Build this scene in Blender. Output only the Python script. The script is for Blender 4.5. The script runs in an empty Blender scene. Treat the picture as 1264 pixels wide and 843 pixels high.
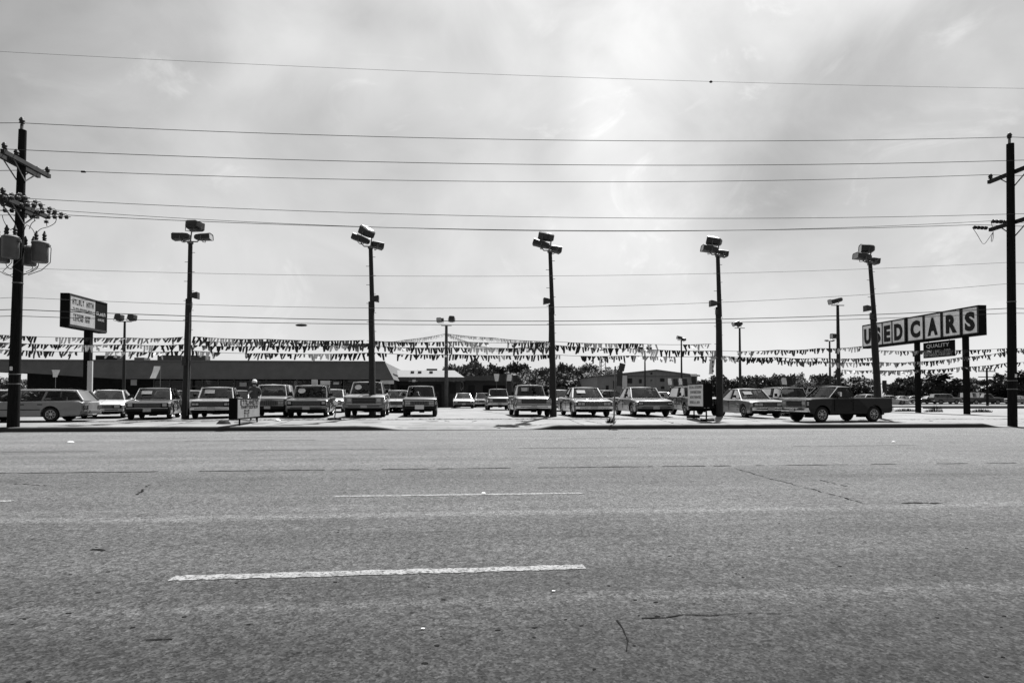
import bpy, bmesh, math, random
from mathutils import Vector, Matrix

# ------------------------------------------------------------------ camera, sky, sun, exposure
scene = bpy.context.scene
COL = scene.collection
R = math.radians
CAM_H = 1.25
YAW, TILT, FPX = R(5.2), R(1.5), 770.0          # focal length in pixels of a 1264 px wide picture
cam_d = bpy.data.cameras.new('camera')
cam_d.sensor_width = 36.0
cam_d.lens = 36.0 * FPX / 1264.0
cam_d.shift_y = 48.3 / 1264.0
cam_d.clip_start, cam_d.clip_end = 0.1, 6000.0
cam = bpy.data.objects.new('camera', cam_d)
COL.objects.link(cam)
cam.location = (0, 0, CAM_H)
cam.rotation_euler = (math.pi / 2 + TILT, 0, -YAW)
scene.camera = cam

SUN_EL, SUN_AZ = R(60.0), R(25.0)               # azimuth clockwise from +Y
sun_dir = Vector((math.sin(SUN_AZ) * math.cos(SUN_EL), math.cos(SUN_AZ) * math.cos(SUN_EL), math.sin(SUN_EL)))
world = bpy.data.worlds.new('World')
scene.world = world
world.use_nodes = True


def build_world():
    nt = world.node_tree
    nt.nodes.clear()
    N, L = nt.nodes.new, nt.links.new

    def math_(op, a, b=None, c=None, clamp=False):
        n = N('ShaderNodeMath'); n.operation = op; n.use_clamp = clamp
        for i, v in enumerate((a, b, c)):
            if v is None: continue
            if isinstance(v, (int, float)): n.inputs[i].default_value = v
            else: L(v, n.inputs[i])
        return n.outputs[0]
    out = N('ShaderNodeOutputWorld')
    bg = N('ShaderNodeBackground')
    sky = N('ShaderNodeTexSky'); sky.sky_type = 'NISHITA'; sky.sun_disc = False
    sky.sun_elevation = SUN_EL; sky.sun_rotation = SUN_AZ
    sky.air_density = 1.0; sky.dust_density = 3.0
    bw = N('ShaderNodeRGBToBW'); L(sky.outputs[0], bw.inputs[0])
    tc = N('ShaderNodeTexCoord')
    sep = N('ShaderNodeSeparateXYZ'); L(tc.outputs['Generated'], sep.inputs[0])
    cmb = N('ShaderNodeVectorMath'); cmb.operation = 'MULTIPLY'
    L(tc.outputs['Generated'], cmb.inputs[0]); cmb.inputs[1].default_value = (1.0, 1.0, 1.35)

    def noise(scale, detail, rough, loc, dist=0.0):
        mp = N('ShaderNodeMapping'); mp.inputs['Location'].default_value = loc
        L(cmb.outputs[0], mp.inputs[0])
        n = N('ShaderNodeTexNoise'); n.inputs['Scale'].default_value = scale
        n.inputs['Detail'].default_value = detail; n.inputs['Roughness'].default_value = rough
        n.inputs['Distortion'].default_value = dist
        L(mp.outputs[0], n.inputs[0]); return n.outputs['Fac']
    big = noise(2.0, 3, 0.5, (7.163, 4.669, -7.978), 0.3)
    mid = noise(4.6, 8, 0.56, (7.3, 4.2, 0), 0.5)
    wisp = noise(5.2, 7, 0.6, (1.3, 9.2, 2.0), 1.3)
    # thin cloud sheet: its brightness varies with thickness, brightest round the veiled sun
    dot = N('ShaderNodeVectorMath'); dot.operation = 'DOT_PRODUCT'
    L(tc.outputs['Generated'], dot.inputs[0]); dot.inputs[1].default_value = sun_dir
    d = math_('MAXIMUM', dot.outputs['Value'], 0.0)
    glow = math_('ADD', math_('MULTIPLY', math_('POWER', d, 9.0), 5.5), math_('MULTIPLY', math_('POWER', math_('MULTIPLY_ADD', dot.outputs['Value'], 0.5, 0.5), 2.0), 2.6))
    horiz = math_('MULTIPLY', math_('POWER', math_('SUBTRACT', 1.0, math_('MAXIMUM', sep.outputs[2], 0.0)), 6.0), 2.3)
    sheet = math_('ADD', math_('ADD', 1.15, glow), horiz)
    thick = math_('ADD', math_('MULTIPLY', math_('SUBTRACT', big, 0.5), 1.85), math_('MULTIPLY', math_('SUBTRACT', mid, 0.5), 0.75))
    w2 = N('ShaderNodeMapRange'); w2.interpolation_type = 'SMOOTHSTEP'
    w2.inputs['From Min'].default_value = 0.56; w2.inputs['From Max'].default_value = 0.74
    w2.inputs['To Min'].default_value = 0.0; w2.inputs['To Max'].default_value = 0.24
    L(wisp, w2.inputs['Value'])
    fade = math_('SUBTRACT', 1.0, math_('POWER', math_('SUBTRACT', 1.0, math_('MAXIMUM', sep.outputs[2], 0.0)), 7.0))
    var = math_('ADD', math_('MULTIPLY', math_('ADD', thick, w2.outputs[0]), fade), 1.0)
    cloud = math_('MULTIPLY', sheet, math_('MAXIMUM', var, 0.55))
    tot = math_('ADD', cloud, math_('MULTIPLY', bw.outputs[0], 0.10))
    L(tot, bg.inputs['Color'])
    bg.inputs['Strength'].default_value = 0.0535
    L(bg.outputs[0], out.inputs[0])


build_world()
sun_data = bpy.data.lights.new('sun', 'SUN')
sun_data.energy = 5.0
sun_data.angle = R(0.7)
sun_data.color = (1, 1, 1)
sun = bpy.data.objects.new('sun', sun_data)
COL.objects.link(sun)
sun.rotation_euler = (-sun_dir).to_track_quat('-Z', 'Y').to_euler()
sun.location = (10, 40, 60)

scene.view_settings.view_transform = 'Standard'
scene.view_settings.look = 'None'
scene.view_settings.gamma = 1.0
scene.view_settings.use_curve_mapping = False
scene.view_settings.exposure = 1.6
scene.cycles.max_bounces = 6
scene.cycles.transparent_max_bounces = 12

# ------------------------------------------------------------------ layout helpers (real distances)
SA, CA, ST, CT = math.sin(YAW), math.cos(YAW), math.sin(TILT), math.cos(TILT)


def at(px, py, Y):
    """world point at road-parallel distance Y that the camera sees at photo pixel (px, py)"""
    t, v = (px - 632.0) / FPX, (469.8 - py) / FPX
    d, dz = Y, 0.0
    for _ in range(6):
        dz = d * (v * CT + ST) / (CT - v * ST)
        xc = t * (d * CT + dz * ST)
        d = (Y + xc * SA) / CA
    return Vector((xc * CA + d * SA, Y, CAM_H + dz))


def ax(px, Y):
    return at(px, 490, Y).x


def y_on(px, X):
    """distance Y at which the vertical plane x = X is seen in pixel column px"""
    t = (px - 632.0) / FPX
    d = X / (t * CA + SA)
    return d * (CA - t * SA)


def sm(t):
    t = max(0.0, min(1.0, t)); return t * t * (3 - 2 * t)


KH = 0.17
YK = 23.7                                            # kerb face
XD0, XD1, XE = ax(445, YK), ax(690, YK), ax(1212, YK)


def kerb_h(X):
    h = KH
    h -= 0.148 * min(sm((X - XD0) / 1.7), sm((XD1 - X) / 1.1))
    h -= 0.145 * sm((X - XE) / 0.9) * sm((XE + 9 - X) / 0.9)
    return h


def gz(X, Y):
    if X < -8: amp = 0.145 - 0.08 * sm((-8 - X) / 7)
    else: amp = 0.145 - 0.12 * sm((X - 11.5) / 4.5)
    z = KH + amp * sm((Y - 24.6) / 4.9)
    z -= 0.16 * sm((Y - 40) / 40.0)
    z += (kerb_h(X) - KH) * (1 - sm((Y - YK - 0.15) / 2.2))
    return z


# ------------------------------------------------------------------ materials
MATS = {}


def nodes_of(m):
    nt = m.node_tree
    return nt, nt.nodes, nt.links, nt.nodes['Principled BSDF']


def mat(name, v, rough=0.6, spec=0.15, metal=0.0, var=0.0, scale=6.0, bump=0.0, coat=0.0, detail=4.0, stretch=None):
    """grey procedural material; var = relative tone variation"""
    if name in MATS: return MATS[name]
    m = bpy.data.materials.new(name); m.use_nodes = True
    nt, N, L, p = nodes_of(m)
    p.inputs['Base Color'].default_value = (v, v, v, 1)
    p.inputs['Roughness'].default_value = rough
    p.inputs['Metallic'].default_value = metal
    p.inputs['Specular IOR Level'].default_value = spec
    if coat:
        p.inputs['Coat Weight'].default_value = coat
        p.inputs['Coat Roughness'].default_value = 0.06
    if var or bump:
        tc = N.new('ShaderNodeTexCoord')
        src = tc.outputs['Object']
        if stretch:
            mp = N.new('ShaderNodeMapping'); mp.inputs['Scale'].default_value = stretch
            L.new(src, mp.inputs[0]); src = mp.outputs[0]
        n = N.new('ShaderNodeTexNoise'); n.inputs['Scale'].default_value = scale
        n.inputs['Detail'].default_value = detail; n.inputs['Roughness'].default_value = 0.6
        L.new(src, n.inputs[0])
        if var:
            mr = N.new('ShaderNodeMapRange')
            mr.inputs['From Min'].default_value = 0.3; mr.inputs['From Max'].default_value = 0.7
            mr.inputs['To Min'].default_value = v * (1 - var); mr.inputs['To Max'].default_value = v * (1 + var)
            L.new(n.outputs['Fac'], mr.inputs['Value']); L.new(mr.outputs[0], p.inputs['Base Color'])
        if bump:
            b = N.new('ShaderNodeBump'); b.inputs['Strength'].default_value = bump; b.inputs['Distance'].default_value = 0.02
            L.new(n.outputs['Fac'], b.inputs['Height']); L.new(b.outputs[0], p.inputs['Normal'])
    MATS[name] = m
    return m


def glass_mat(name, tint=0.35, gloss=0.03, refl=0.95):
    m = bpy.data.materials.new(name); m.use_nodes = True
    nt = m.node_tree; N, L = nt.nodes, nt.links
    N.clear()
    o = N.new('ShaderNodeOutputMaterial'); mx = N.new('ShaderNodeMixShader')
    t = N.new('ShaderNodeBsdfTransparent'); t.inputs[0].default_value = (tint, tint, tint, 1)
    g = N.new('ShaderNodeBsdfGlossy'); g.inputs['Roughness'].default_value = gloss
    g.inputs[0].default_value = (refl, refl, refl, 1)
    f = N.new('ShaderNodeFresnel'); f.inputs[0].default_value = 1.55
    L.new(f.outputs[0], mx.inputs[0]); L.new(t.outputs[0], mx.inputs[1]); L.new(g.outputs[0], mx.inputs[2])
    L.new(mx.outputs[0], o.inputs[0])
    MATS[name] = m
    return m


def asphalt():
    m = bpy.data.materials.new('asphalt'); m.use_nodes = True
    nt, N, L, p = nodes_of(m)
    tc = N.new('ShaderNodeTexCoord'); P = tc.outputs['Object']
    sp = N.new('ShaderNodeSeparateXYZ'); L.new(P, sp.inputs[0])

    def mp(scale):
        q = N.new('ShaderNodeMapping'); q.inputs['Scale'].default_value = scale; L.new(P, q.inputs[0]); return q.outputs[0]

    def noise(vec, scale, detail=4, rough=0.6):
        n = N.new('ShaderNodeTexNoise'); n.inputs['Scale'].default_value = scale
        n.inputs['Detail'].default_value = detail; n.inputs['Roughness'].default_value = rough
        L.new(vec, n.inputs[0]); return n.outputs['Fac']

    def mth(op, a, b=None, clamp=False):
        n = N.new('ShaderNodeMath'); n.operation = op; n.use_clamp = clamp
        for i, v in enumerate((a, b)):
            if v is None: continue
            if isinstance(v, (int, float)): n.inputs[i].default_value = v
            else: L.new(v, n.inputs[i])
        return n.outputs[0]

    def rng(v, a, b, c, d, smooth=True):
        n = N.new('ShaderNodeMapRange')
        n.interpolation_type = 'SMOOTHSTEP' if smooth else 'LINEAR'
        for k, x in zip(('From Min', 'From Max', 'To Min', 'To Max'), (a, b, c, d)): n.inputs[k].default_value = x
        L.new(v, n.inputs['Value']); return n.outputs[0]

    def bump_line(y0, w, amt, wob=0.10):
        """worn strip along the road centred on y0"""
        wv = mth('MULTIPLY', mth('SUBTRACT', noise(mp((0.35, 0.0, 1)), 1.0, 3), 0.5), wob * 6)
        d = mth('ABSOLUTE', mth('SUBTRACT', mth('ADD', sp.outputs[1], wv), y0))
        return rng(d, 0.0, w, amt, 0.0)
    f = mth('ADD', 1.0, 0.0)
    # wheel-track and lane tone, streaked along X
    streak = noise(mp((0.06, 1.3, 1)), 1.0, 5, 0.65)
    f = mth('ADD', f, mth('MULTIPLY', mth('SUBTRACT', streak, 0.5), 0.95))
    fine = noise(mp((0.5, 9.0, 1)), 1.0, 4, 0.6)
    f = mth('ADD', f, mth('MULTIPLY', mth('SUBTRACT', fine, 0.5), 0.26))
    blot = noise(P, 0.55, 6, 0.6)
    f = mth('ADD', f, mth('MULTIPLY', mth('SUBTRACT', blot, 0.5), 0.75))
    f = mth('ADD', f, bump_line(6.75, 0.24, 0.42))
    f = mth('ADD', f, bump_line(3.85, 0.18, 0.40))
    f = mth('ADD', f, bump_line(5.85, 0.6, -0.2))
    f = mth('ADD', f, bump_line(9.7, 0.9, -0.16))
    f = mth('ADD', f, bump_line(2.7, 0.7, -0.16))
    # newer lane strip beyond the long joint is paler
    f = mth('ADD', f, rng(sp.outputs[1], 10.95, 11.02, 0.0, 0.25))
    f = mth('ADD', f, rng(sp.outputs[1], 13.0, 22.0, 0.0, 0.40))
    f = mth('ADD', f, bump_line(13.2, 0.35, 0.12)); f = mth('ADD', f, bump_line(20.1, 0.3, -0.16)); f = mth('ADD', f, bump_line(16.6, 0.25, -0.12))
    # aggregate
    v1 = N.new('ShaderNodeTexVoronoi'); v1.inputs['Scale'].default_value = 85; L.new(P, v1.inputs[0])
    stone = rng(v1.outputs['Color'], 0.0, 1.0, 0.3, 1.75, False)
    v2 = N.new('ShaderNodeTexVoronoi'); v2.inputs['Scale'].default_value = 40; L.new(P, v2.inputs[0])
    stone2 = rng(v2.outputs['Color'], 0.0, 1.0, 0.5, 1.52, False)
    pit = rng(noise(P, 15, 3, 0.6), 0.28, 0.37, 0.30, 1.0)
    flake = rng(noise(P, 33, 2, 0.5), 0.70, 0.78, 1.0, 1.55)
    bl2 = rng(noise(P, 11, 5, 0.75), 0.32, 0.68, 0.66, 1.33, False)
    f = mth('MULTIPLY', f, stone); f = mth('MULTIPLY', f, stone2)
    f = mth('MULTIPLY', f, pit); f = mth('MULTIPLY', f, flake); f = mth('MULTIPLY', f, bl2)
    f = mth('MULTIPLY', f, rng(sp.outputs[1], 2.0, 7.5, 0.56, 1.36))  # dark-near to pale-far ramp painted into the colour, imitating grazing sheen
    col = mth('MULTIPLY', f, 0.036)
    L.new(col, p.inputs['Base Color'])
    p.inputs['Roughness'].default_value = 0.85
    p.inputs['Specular IOR Level'].default_value = 0.08
    b = N.new('ShaderNodeBump'); b.inputs['Strength'].default_value = 0.35; b.inputs['Distance'].default_value = 0.006
    hgt = mth('ADD', v1.outputs['Distance'], mth('MULTIPLY', noise(P, 60, 3), 0.8))
    L.new(hgt, b.inputs['Height']); L.new(b.outputs[0], p.inputs['Normal'])
    MATS['asphalt'] = m
    return m


def concrete(name, v, stain=0.5):
    m = bpy.data.materials.new(name); m.use_nodes = True
    nt, N, L, p = nodes_of(m)
    tc = N.new('ShaderNodeTexCoord'); P = tc.outputs['Object']

    def noise(scale, detail=5, rough=0.6, st=None):
        n = N.new('ShaderNodeTexNoise'); n.inputs['Scale'].default_value = scale
        n.inputs['Detail'].default_value = detail; n.inputs['Roughness'].default_value = rough
        src = P
        if st:
            q = N.new('ShaderNodeMapping'); q.inputs['Scale'].default_value = st; L.new(P, q.inputs[0]); src = q.outputs[0]
        L.new(src, n.inputs[0]); return n.outputs['Fac']

    def rng(x, a, b, c, d):
        n = N.new('ShaderNodeMapRange'); n.interpolation_type = 'SMOOTHSTEP'
        for k, y in zip(('From Min', 'From Max', 'To Min', 'To Max'), (a, b, c, d)): n.inputs[k].default_value = y
        L.new(x, n.inputs['Value']); return n.outputs[0]

    def mul(a, b):
        n = N.new('ShaderNodeMath'); n.operation = 'MULTIPLY'
        for i, x in enumerate((a, b)):
            if isinstance(x, (int, float)): n.inputs[i].default_value = x
            else: L.new(x, n.inputs[i])
        return n.outputs[0]
    f = rng(noise(0.35), 0.3, 0.7, 0.80, 1.16)
    f = mul(f, rng(noise(1.0, 6, 0.65, (0.5, 2.0, 1)), 0.32, 0.5, 1 - stain * 0.45, 1.0))
    f = mul(f, rng(noise(4.0, 4, 0.6), 0.28, 0.40, 0.72, 1.0))
    f = mul(f, rng(noise(26.0, 3, 0.6), 0.3, 0.7, 0.86, 1.1))
    L.new(mul(f, v), p.inputs['Base Color'])
    p.inputs['Roughness'].default_value = 0.85
    p.inputs['Specular IOR Level'].default_value = 0.25
    b = N.new('ShaderNodeBump'); b.inputs['Strength'].default_value = 0.25; b.inputs['Distance'].default_value = 0.01
    L.new(noise(30.0), b.inputs['Height']); L.new(b.outputs[0], p.inputs['Normal'])
    MATS[name] = m
    return m


def chipped_paint(name, v, wear):
    m = bpy.data.materials.new(name); m.use_nodes = True
    nt, N, L, p = nodes_of(m); tc = N.new('ShaderNodeTexCoord'); f = None
    for sc, a, b in ((38, wear, wear + .10), (7, wear - .16, wear + .10)):
        n = N.new('ShaderNodeTexNoise'); n.inputs['Scale'].default_value = sc; n.inputs['Detail'].default_value = 6; n.inputs['Roughness'].default_value = .7
        L.new(tc.outputs['Object'], n.inputs[0]); r = N.new('ShaderNodeMapRange'); r.inputs['From Min'].default_value = a; r.inputs['From Max'].default_value = b
        L.new(n.outputs['Fac'], r.inputs['Value'])
        if f is None: f = r.outputs[0]
        else:
            q = N.new('ShaderNodeMath'); q.operation = 'MULTIPLY'; L.new(f, q.inputs[0]); L.new(r.outputs[0], q.inputs[1]); f = q.outputs[0]
    r = N.new('ShaderNodeMapRange'); r.inputs['To Min'].default_value = .035; r.inputs['To Max'].default_value = v; L.new(f, r.inputs['Value'])
    L.new(r.outputs[0], p.inputs['Base Color']); p.inputs['Roughness'].default_value = .85; p.inputs['Specular IOR Level'].default_value = .1
    MATS[name] = m


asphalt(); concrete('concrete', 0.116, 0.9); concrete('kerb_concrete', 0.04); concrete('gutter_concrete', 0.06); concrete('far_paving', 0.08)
chipped_paint('paint_line', 0.165, 0.41); chipped_paint('paint_worn', 0.13, 0.60)
mat('paint_old', 0.1, 0.8, var=0.5, scale=5, detail=8)
mat('tar', 0.0075, 0.95, 0.03)
mat('oil', 0.055, 0.7, 0.15, var=.4, scale=5); mat('soil', 0.04, 0.95, var=0.4, scale=3, bump=0.4)
mat('grass', 0.03, 0.9, var=0.4, scale=5)
mat('wood_pole', 0.01, 0.95, 0.05, var=0.45, scale=5, stretch=(8, 8, 0.4), bump=0.4)
mat('wood_arm', 0.02, 0.9, 0.2, var=0.35, scale=5)
mat('lamp_pole', 0.014, 0.75, 0.3, var=0.4, scale=4, stretch=(6, 6, 0.5))
mat('lamp_pole_pale', 0.05, 0.7, 0.3, var=0.3, scale=4)
mat('lamp_head', 0.016, 0.45, 0.4, var=0.2)
mat('lamp_lens', 0.25, 0.12, 0.6)
mat('steel', 0.1, 0.45, 0.5, metal=0.3, var=0.2)
mat('porcelain', 0.02, 0.6, 0.2)
mat('transformer', 0.065, 0.5, 0.4, var=0.15)
mat('wire', 0.05, 0.7)
mat('wire_pale', 0.16, 0.7)
mat('flag_dark', 0.02, 0.6); mat('flag_pale', 0.3, 0.6); mat('flag_mid', 0.07, 0.6); mat('flag_white', 0.55, 0.6)
mat('sign_black', 0.005, 0.7, 0.05, var=0.2); mat('sign_white', 0.62, 0.45, var=0.10, scale=2)
mat('sign_pylon', 0.27, 0.5, var=0.12, scale=2); mat('card_glint', 0.085, 0.6, var=.4, scale=9); mat('sign_dull', 0.2, 0.5, var=0.15, scale=2); mat('sign_grey', 0.72, 0.45, var=0.14, scale=1.5); mat('sign_frame', 0.04, 0.5, var=0.2)
mat('sign_ink', 0.006, 0.5); mat('sign_ink_grey', 0.10, 0.5); mat('sign_pale_ink', 0.38, 0.5)
mat('fascia', 0.09, 0.85, 0.08, var=0.12, scale=1.2)
mat('brick_wall', 0.012, 0.85, var=0.25, scale=3)
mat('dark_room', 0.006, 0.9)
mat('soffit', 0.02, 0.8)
mat('mullion', 0.075, 0.5, 0.4)
mat('roof_light', 0.085, 0.6, var=0.1)
mat('white_trim', 0.4, 0.6, var=0.06)
mat('wall_grey', 0.06, 0.8, var=0.2); mat('wall_mid', 0.036, 0.8, var=0.2)
mat('metal_siding', 0.12, 0.6, 0.4, var=0.12, scale=1); mat('metal_roof', 0.07, 0.5, var=0.1)
mat('shutter_dark', 0.01, 0.6)
mat('bark', 0.04, 0.9, var=0.3)
mat('leaf_dark', 0.036, 0.7, 0.25, var=0.45, scale=0.9)
mat('leaf_mid', 0.062, 0.7, 0.25, var=0.45, scale=0.9)
mat('leaf_light', 0.085, 0.7, 0.25, var=0.4, scale=0.9)
mat('rubber', 0.008, 0.8, 0.3); mat('under', 0.004, 0.9)
mat('chrome', 0.62, 0.16, 0.5, metal=1.0); mat('rim_steel', 0.36, 0.35, 0.5, metal=0.7)
mat('grille_black', 0.006, 0.45); mat('grille_bar', 0.17, 0.35, metal=0.5)
mat('trim_black', 0.007, 0.4); mat('seat_dark', 0.07, 0.9); mat('seat_pale', 0.16, 0.9)
mat('lens_clear', 0.3, 0.08, 0.7); mat('lens_red', 0.05, 0.2, 0.6); mat('plate', 0.3, 0.5, var=0.3, scale=30)
mat('card_white', 0.5, 0.6); mat('paper', 0.45, 0.8)
mat('skin', 0.26, 0.55); mat('shirt', 0.06, 0.9); mat('cloth_dark', 0.008, 0.9); mat('hair', 0.02, 0.6)
glass_mat('car_glass', 0.5, 0.02, .5); glass_mat('shop_glass', 0.30, 0.03, .5)


def paint(v):
    nm = 'car_paint_%03d' % int(round(v * 1000))
    if nm in MATS: return MATS[nm]
    m = mat(nm, v * (0.4 if v < .28 else .5), 0.36, 0.25 if v > .012 else .12, coat=0.8 if v > .012 else .25, var=0.10, scale=3)
    return m


# ------------------------------------------------------------------ object helpers
def tag(o, label=None, cat=None, group=None, kind=None):
    if label: o['label'] = label
    if cat: o['category'] = cat
    if group: o['group'] = group
    if kind: o['kind'] = kind
    return o


def empty(name, loc=(0, 0, 0), rz=0.0, label=None, cat=None, group=None):
    o = bpy.data.objects.new(name, None); COL.objects.link(o)
    o.location = loc; o.rotation_euler = (0, 0, rz)
    o.empty_display_size = 0.2
    return tag(o, label, cat, group)


def link_mesh(name, me, m, parent=None, loc=(0, 0, 0)):
    o = bpy.data.objects.new(name, me); COL.objects.link(o)
    o.parent = parent; o.location = loc
    if m is not None:
        mm = MATS[m] if isinstance(m, str) else m
        if not me.materials: me.materials.append(mm)
        elif me.materials[0] is not mm:
            o.material_slots[0].link = 'OBJECT'; o.material_slots[0].material = mm
    return o


class MB:
    def __init__(s): s.v, s.f = [], []

    def add(s, vs, fs):
        b = len(s.v); s.v += [tuple(p) for p in vs]; s.f += [tuple(i + b for i in f) for f in fs]; return s

    def box(s, c, size, M=None, taper=1.0):
        x, y, z = (k / 2 for k in size)
        vs = []
        for dz in (-1, 1):
            k = taper if dz > 0 else 1.0
            for dx, dy in ((-1, -1), (1, -1), (1, 1), (-1, 1)): vs.append(Vector((dx * x * k, dy * y * k, dz * z)))
        if M is not None: vs = [M @ p for p in vs]
        vs = [p + Vector(c) for p in vs]
        return s.add(vs, [(0, 3, 2, 1), (4, 5, 6, 7), (0, 1, 5, 4), (1, 2, 6, 5), (2, 3, 7, 6), (3, 0, 4, 7)])

    def bar(s, a, b, w, h=None):
        a, b = Vector(a), Vector(b); h = h or w
        d = (b - a); L = d.length
        q = d.to_track_quat('Z', 'Y').to_matrix()
        return s.box((a + b) / 2, (w, h, L), q)

    def tube(s, pts, r, n=6, cap=True):
        pts = [Vector(p) for p in pts]
        rs = r if isinstance(r, (list, tuple)) else [r] * len(pts)
        rings = []; nrm = None
        for i, p in enumerate(pts):
            d = pts[min(i + 1, len(pts) - 1)] - pts[max(i - 1, 0)]
            if d.length < 1e-9: d = Vector((0, 0, 1))
            d.normalize()
            if nrm is None: nrm = d.orthogonal()
            nrm = (nrm - d * nrm.dot(d))
            nrm = nrm.normalized() if nrm.length > 1e-6 else d.orthogonal().normalized()
            bn = d.cross(nrm)
            rings.append([p + nrm * (math.cos(2 * math.pi * k / n) * rs[i]) + bn * (math.sin(2 * math.pi * k / n) * rs[i]) for k in range(n)])
        vs = [p for rg in rings for p in rg]; fs = []
        for i in range(len(rings) - 1):
            for k in range(n):
                a, b = i * n + k, i * n + (k + 1) % n
                fs.append((a, b, b + n, a + n))
        if cap:
            fs.append(tuple(reversed(range(n)))); fs.append(tuple(range((len(rings) - 1) * n, len(rings) * n)))
        return s.add(vs, fs)

    def lathe(s, prof, c=(0, 0, 0), n=16, axis='Z'):
        vs, fs = [], []
        for r, h in prof:
            for k in range(n):
                a = 2 * math.pi * k / n
                p = (r * math.cos(a), r * math.sin(a), h)
                if axis == 'X': p = (p[2], p[0], p[1])
                elif axis == 'Y': p = (p[0], p[2], p[1])
                vs.append(Vector(p) + Vector(c))
        for i in range(len(prof) - 1):
            for k in range(n):
                a, b = i * n + k, i * n + (k + 1) % n
                fs.append((a, b, b + n, a + n))
        if prof[0][0] > 1e-6: fs.append(tuple(reversed(range(n))))
        if prof[-1][0] > 1e-6: fs.append(tuple(range((len(prof) - 1) * n, len(prof) * n)))
        return s.add(vs, fs)

    def mesh(s, name, bevel=0.0, smooth=0.0, fix=True):
        me = bpy.data.meshes.new(name)
        me.from_pydata(s.v, [], s.f)
        if bevel or fix:
            bm = bmesh.new(); bm.from_mesh(me)
            bmesh.ops.remove_doubles(bm, verts=bm.verts, dist=1e-5)
            if fix: bmesh.ops.recalc_face_normals(bm, faces=bm.faces)
            if bevel:
                es = [e for e in bm.edges if len(e.link_faces) == 2 and e.calc_face_angle(0) > 0.5]
                bmesh.ops.bevel(bm, geom=es, offset=bevel, segments=2, affect='EDGES', profile=0.6, clamp_overlap=True)
            bm.to_mesh(me); bm.free()
        if smooth:
            for p in me.polygons: p.use_smooth = True
            me.set_sharp_from_angle(angle=R(smooth))
        me.update()
        return me

    def build(s, name, m, parent=None, bevel=0.0, smooth=0.0, fix=True, loc=(0, 0, 0)):
        return link_mesh(name, s.mesh(name, bevel, smooth, fix), m, parent, loc)


def text_mesh(txt, size, M, extrude=0.006, bold=0.0, width=None, name='lettering'):
    cu = bpy.data.curves.new('t', 'FONT'); cu.body = txt; cu.size = size
    cu.align_x = 'CENTER'; cu.align_y = 'CENTER'; cu.extrude = extrude; cu.offset = bold
    cu.resolution_u = 3
    o = bpy.data.objects.new('t', cu); COL.objects.link(o)
    dg = bpy.context.evaluated_depsgraph_get(); dg.update()
    me = bpy.data.meshes.new_from_object(o.evaluated_get(dg))
    bpy.data.objects.remove(o); bpy.data.curves.remove(cu)
    xs = [v.co.x for v in me.vertices]; ys = [v.co.y for v in me.vertices]
    cx, cy = (max(xs) + min(xs)) / 2, (max(ys) + min(ys)) / 2
    kx = (width / (max(xs) - min(xs))) if width else 1.0
    ky = size / (max(ys) - min(ys))
    for v in me.vertices: v.co = M @ Vector(((v.co.x - cx) * kx, (v.co.y - cy) * ky, v.co.z))
    me.name = name; me.materials.clear()
    return me


GL = {  # blocky strokes standing for lettering that the photograph does not resolve
    0: [(0, 0, .25, 1), (.75, 0, 1, 1), (0, .8, 1, 1)], 1: [(0, 0, .25, 1), (0, .8, 1, 1), (0, .42, .8, .58), (0, 0, 1, .18)],
    2: [(.38, 0, .62, 1), (0, .8, 1, 1)], 3: [(0, 0, .25, 1), (.75, 0, 1, 1), (0, .42, 1, .6)],
    4: [(0, 0, .25, 1), (.75, .5, 1, 1), (0, .8, 1, 1), (0, .42, 1, .58), (.6, 0, .9, .45)], 5: [(0, 0, .25, 1), (0, 0, 1, .18)],
    6: [(0, 0, .25, 1), (.75, 0, 1, 1), (0, .82, 1, 1), (0, 0, 1, .18)]}


def strokes(mb, M, x0, x1, y0, y1, n, rnd, gap=0.3, t=0.006, skip=()):
    w = (x1 - x0) / n
    for i in range(n):
        k = rnd.randint(0, 6)
        if i in skip: continue
        for a, b, c, d in GL[k]:
            xa, xb = x0 + i * w + a * w * (1 - gap), x0 + i * w + c * w * (1 - gap)
            ya, yb = y0 + b * (y1 - y0), y0 + d * (y1 - y0)
            q = [M @ Vector((x, y, z)) for z in (0, t) for x, y in ((xa, ya), (xb, ya), (xb, yb), (xa, yb))]
            mb.add(q, [(0, 3, 2, 1), (4, 5, 6, 7), (0, 1, 5, 4), (1, 2, 6, 5), (2, 3, 7, 6), (3, 0, 4, 7)])
    return mb


def frame(origin, right, up):
    r, u = Vector(right).normalized(), Vector(up).normalized(); n = r.cross(u)
    M = Matrix((r, u, n)).transposed().to_4x4(); M.translation = Vector(origin); return M


# ================================================================== THE SETTING
def sheet(name, xs, ys, zf, m, kind='structure', parent=None):
    vs = [(x, y, zf(x, y)) for y in ys for x in xs]
    nx = len(xs); fs = [(j * nx + i, j * nx + i + 1, (j + 1) * nx + i + 1, (j + 1) * nx + i) for j in range(len(ys) - 1) for i in range(nx - 1)]
    o = MB().add(vs, fs).build(name, m, parent, fix=False, smooth=40)
    if kind: o['kind'] = kind
    return o


def frange(a, b, s):
    n = max(1, int(round((b - a) / s))); return [a + (b - a) * i / n for i in range(n + 1)]


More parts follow.
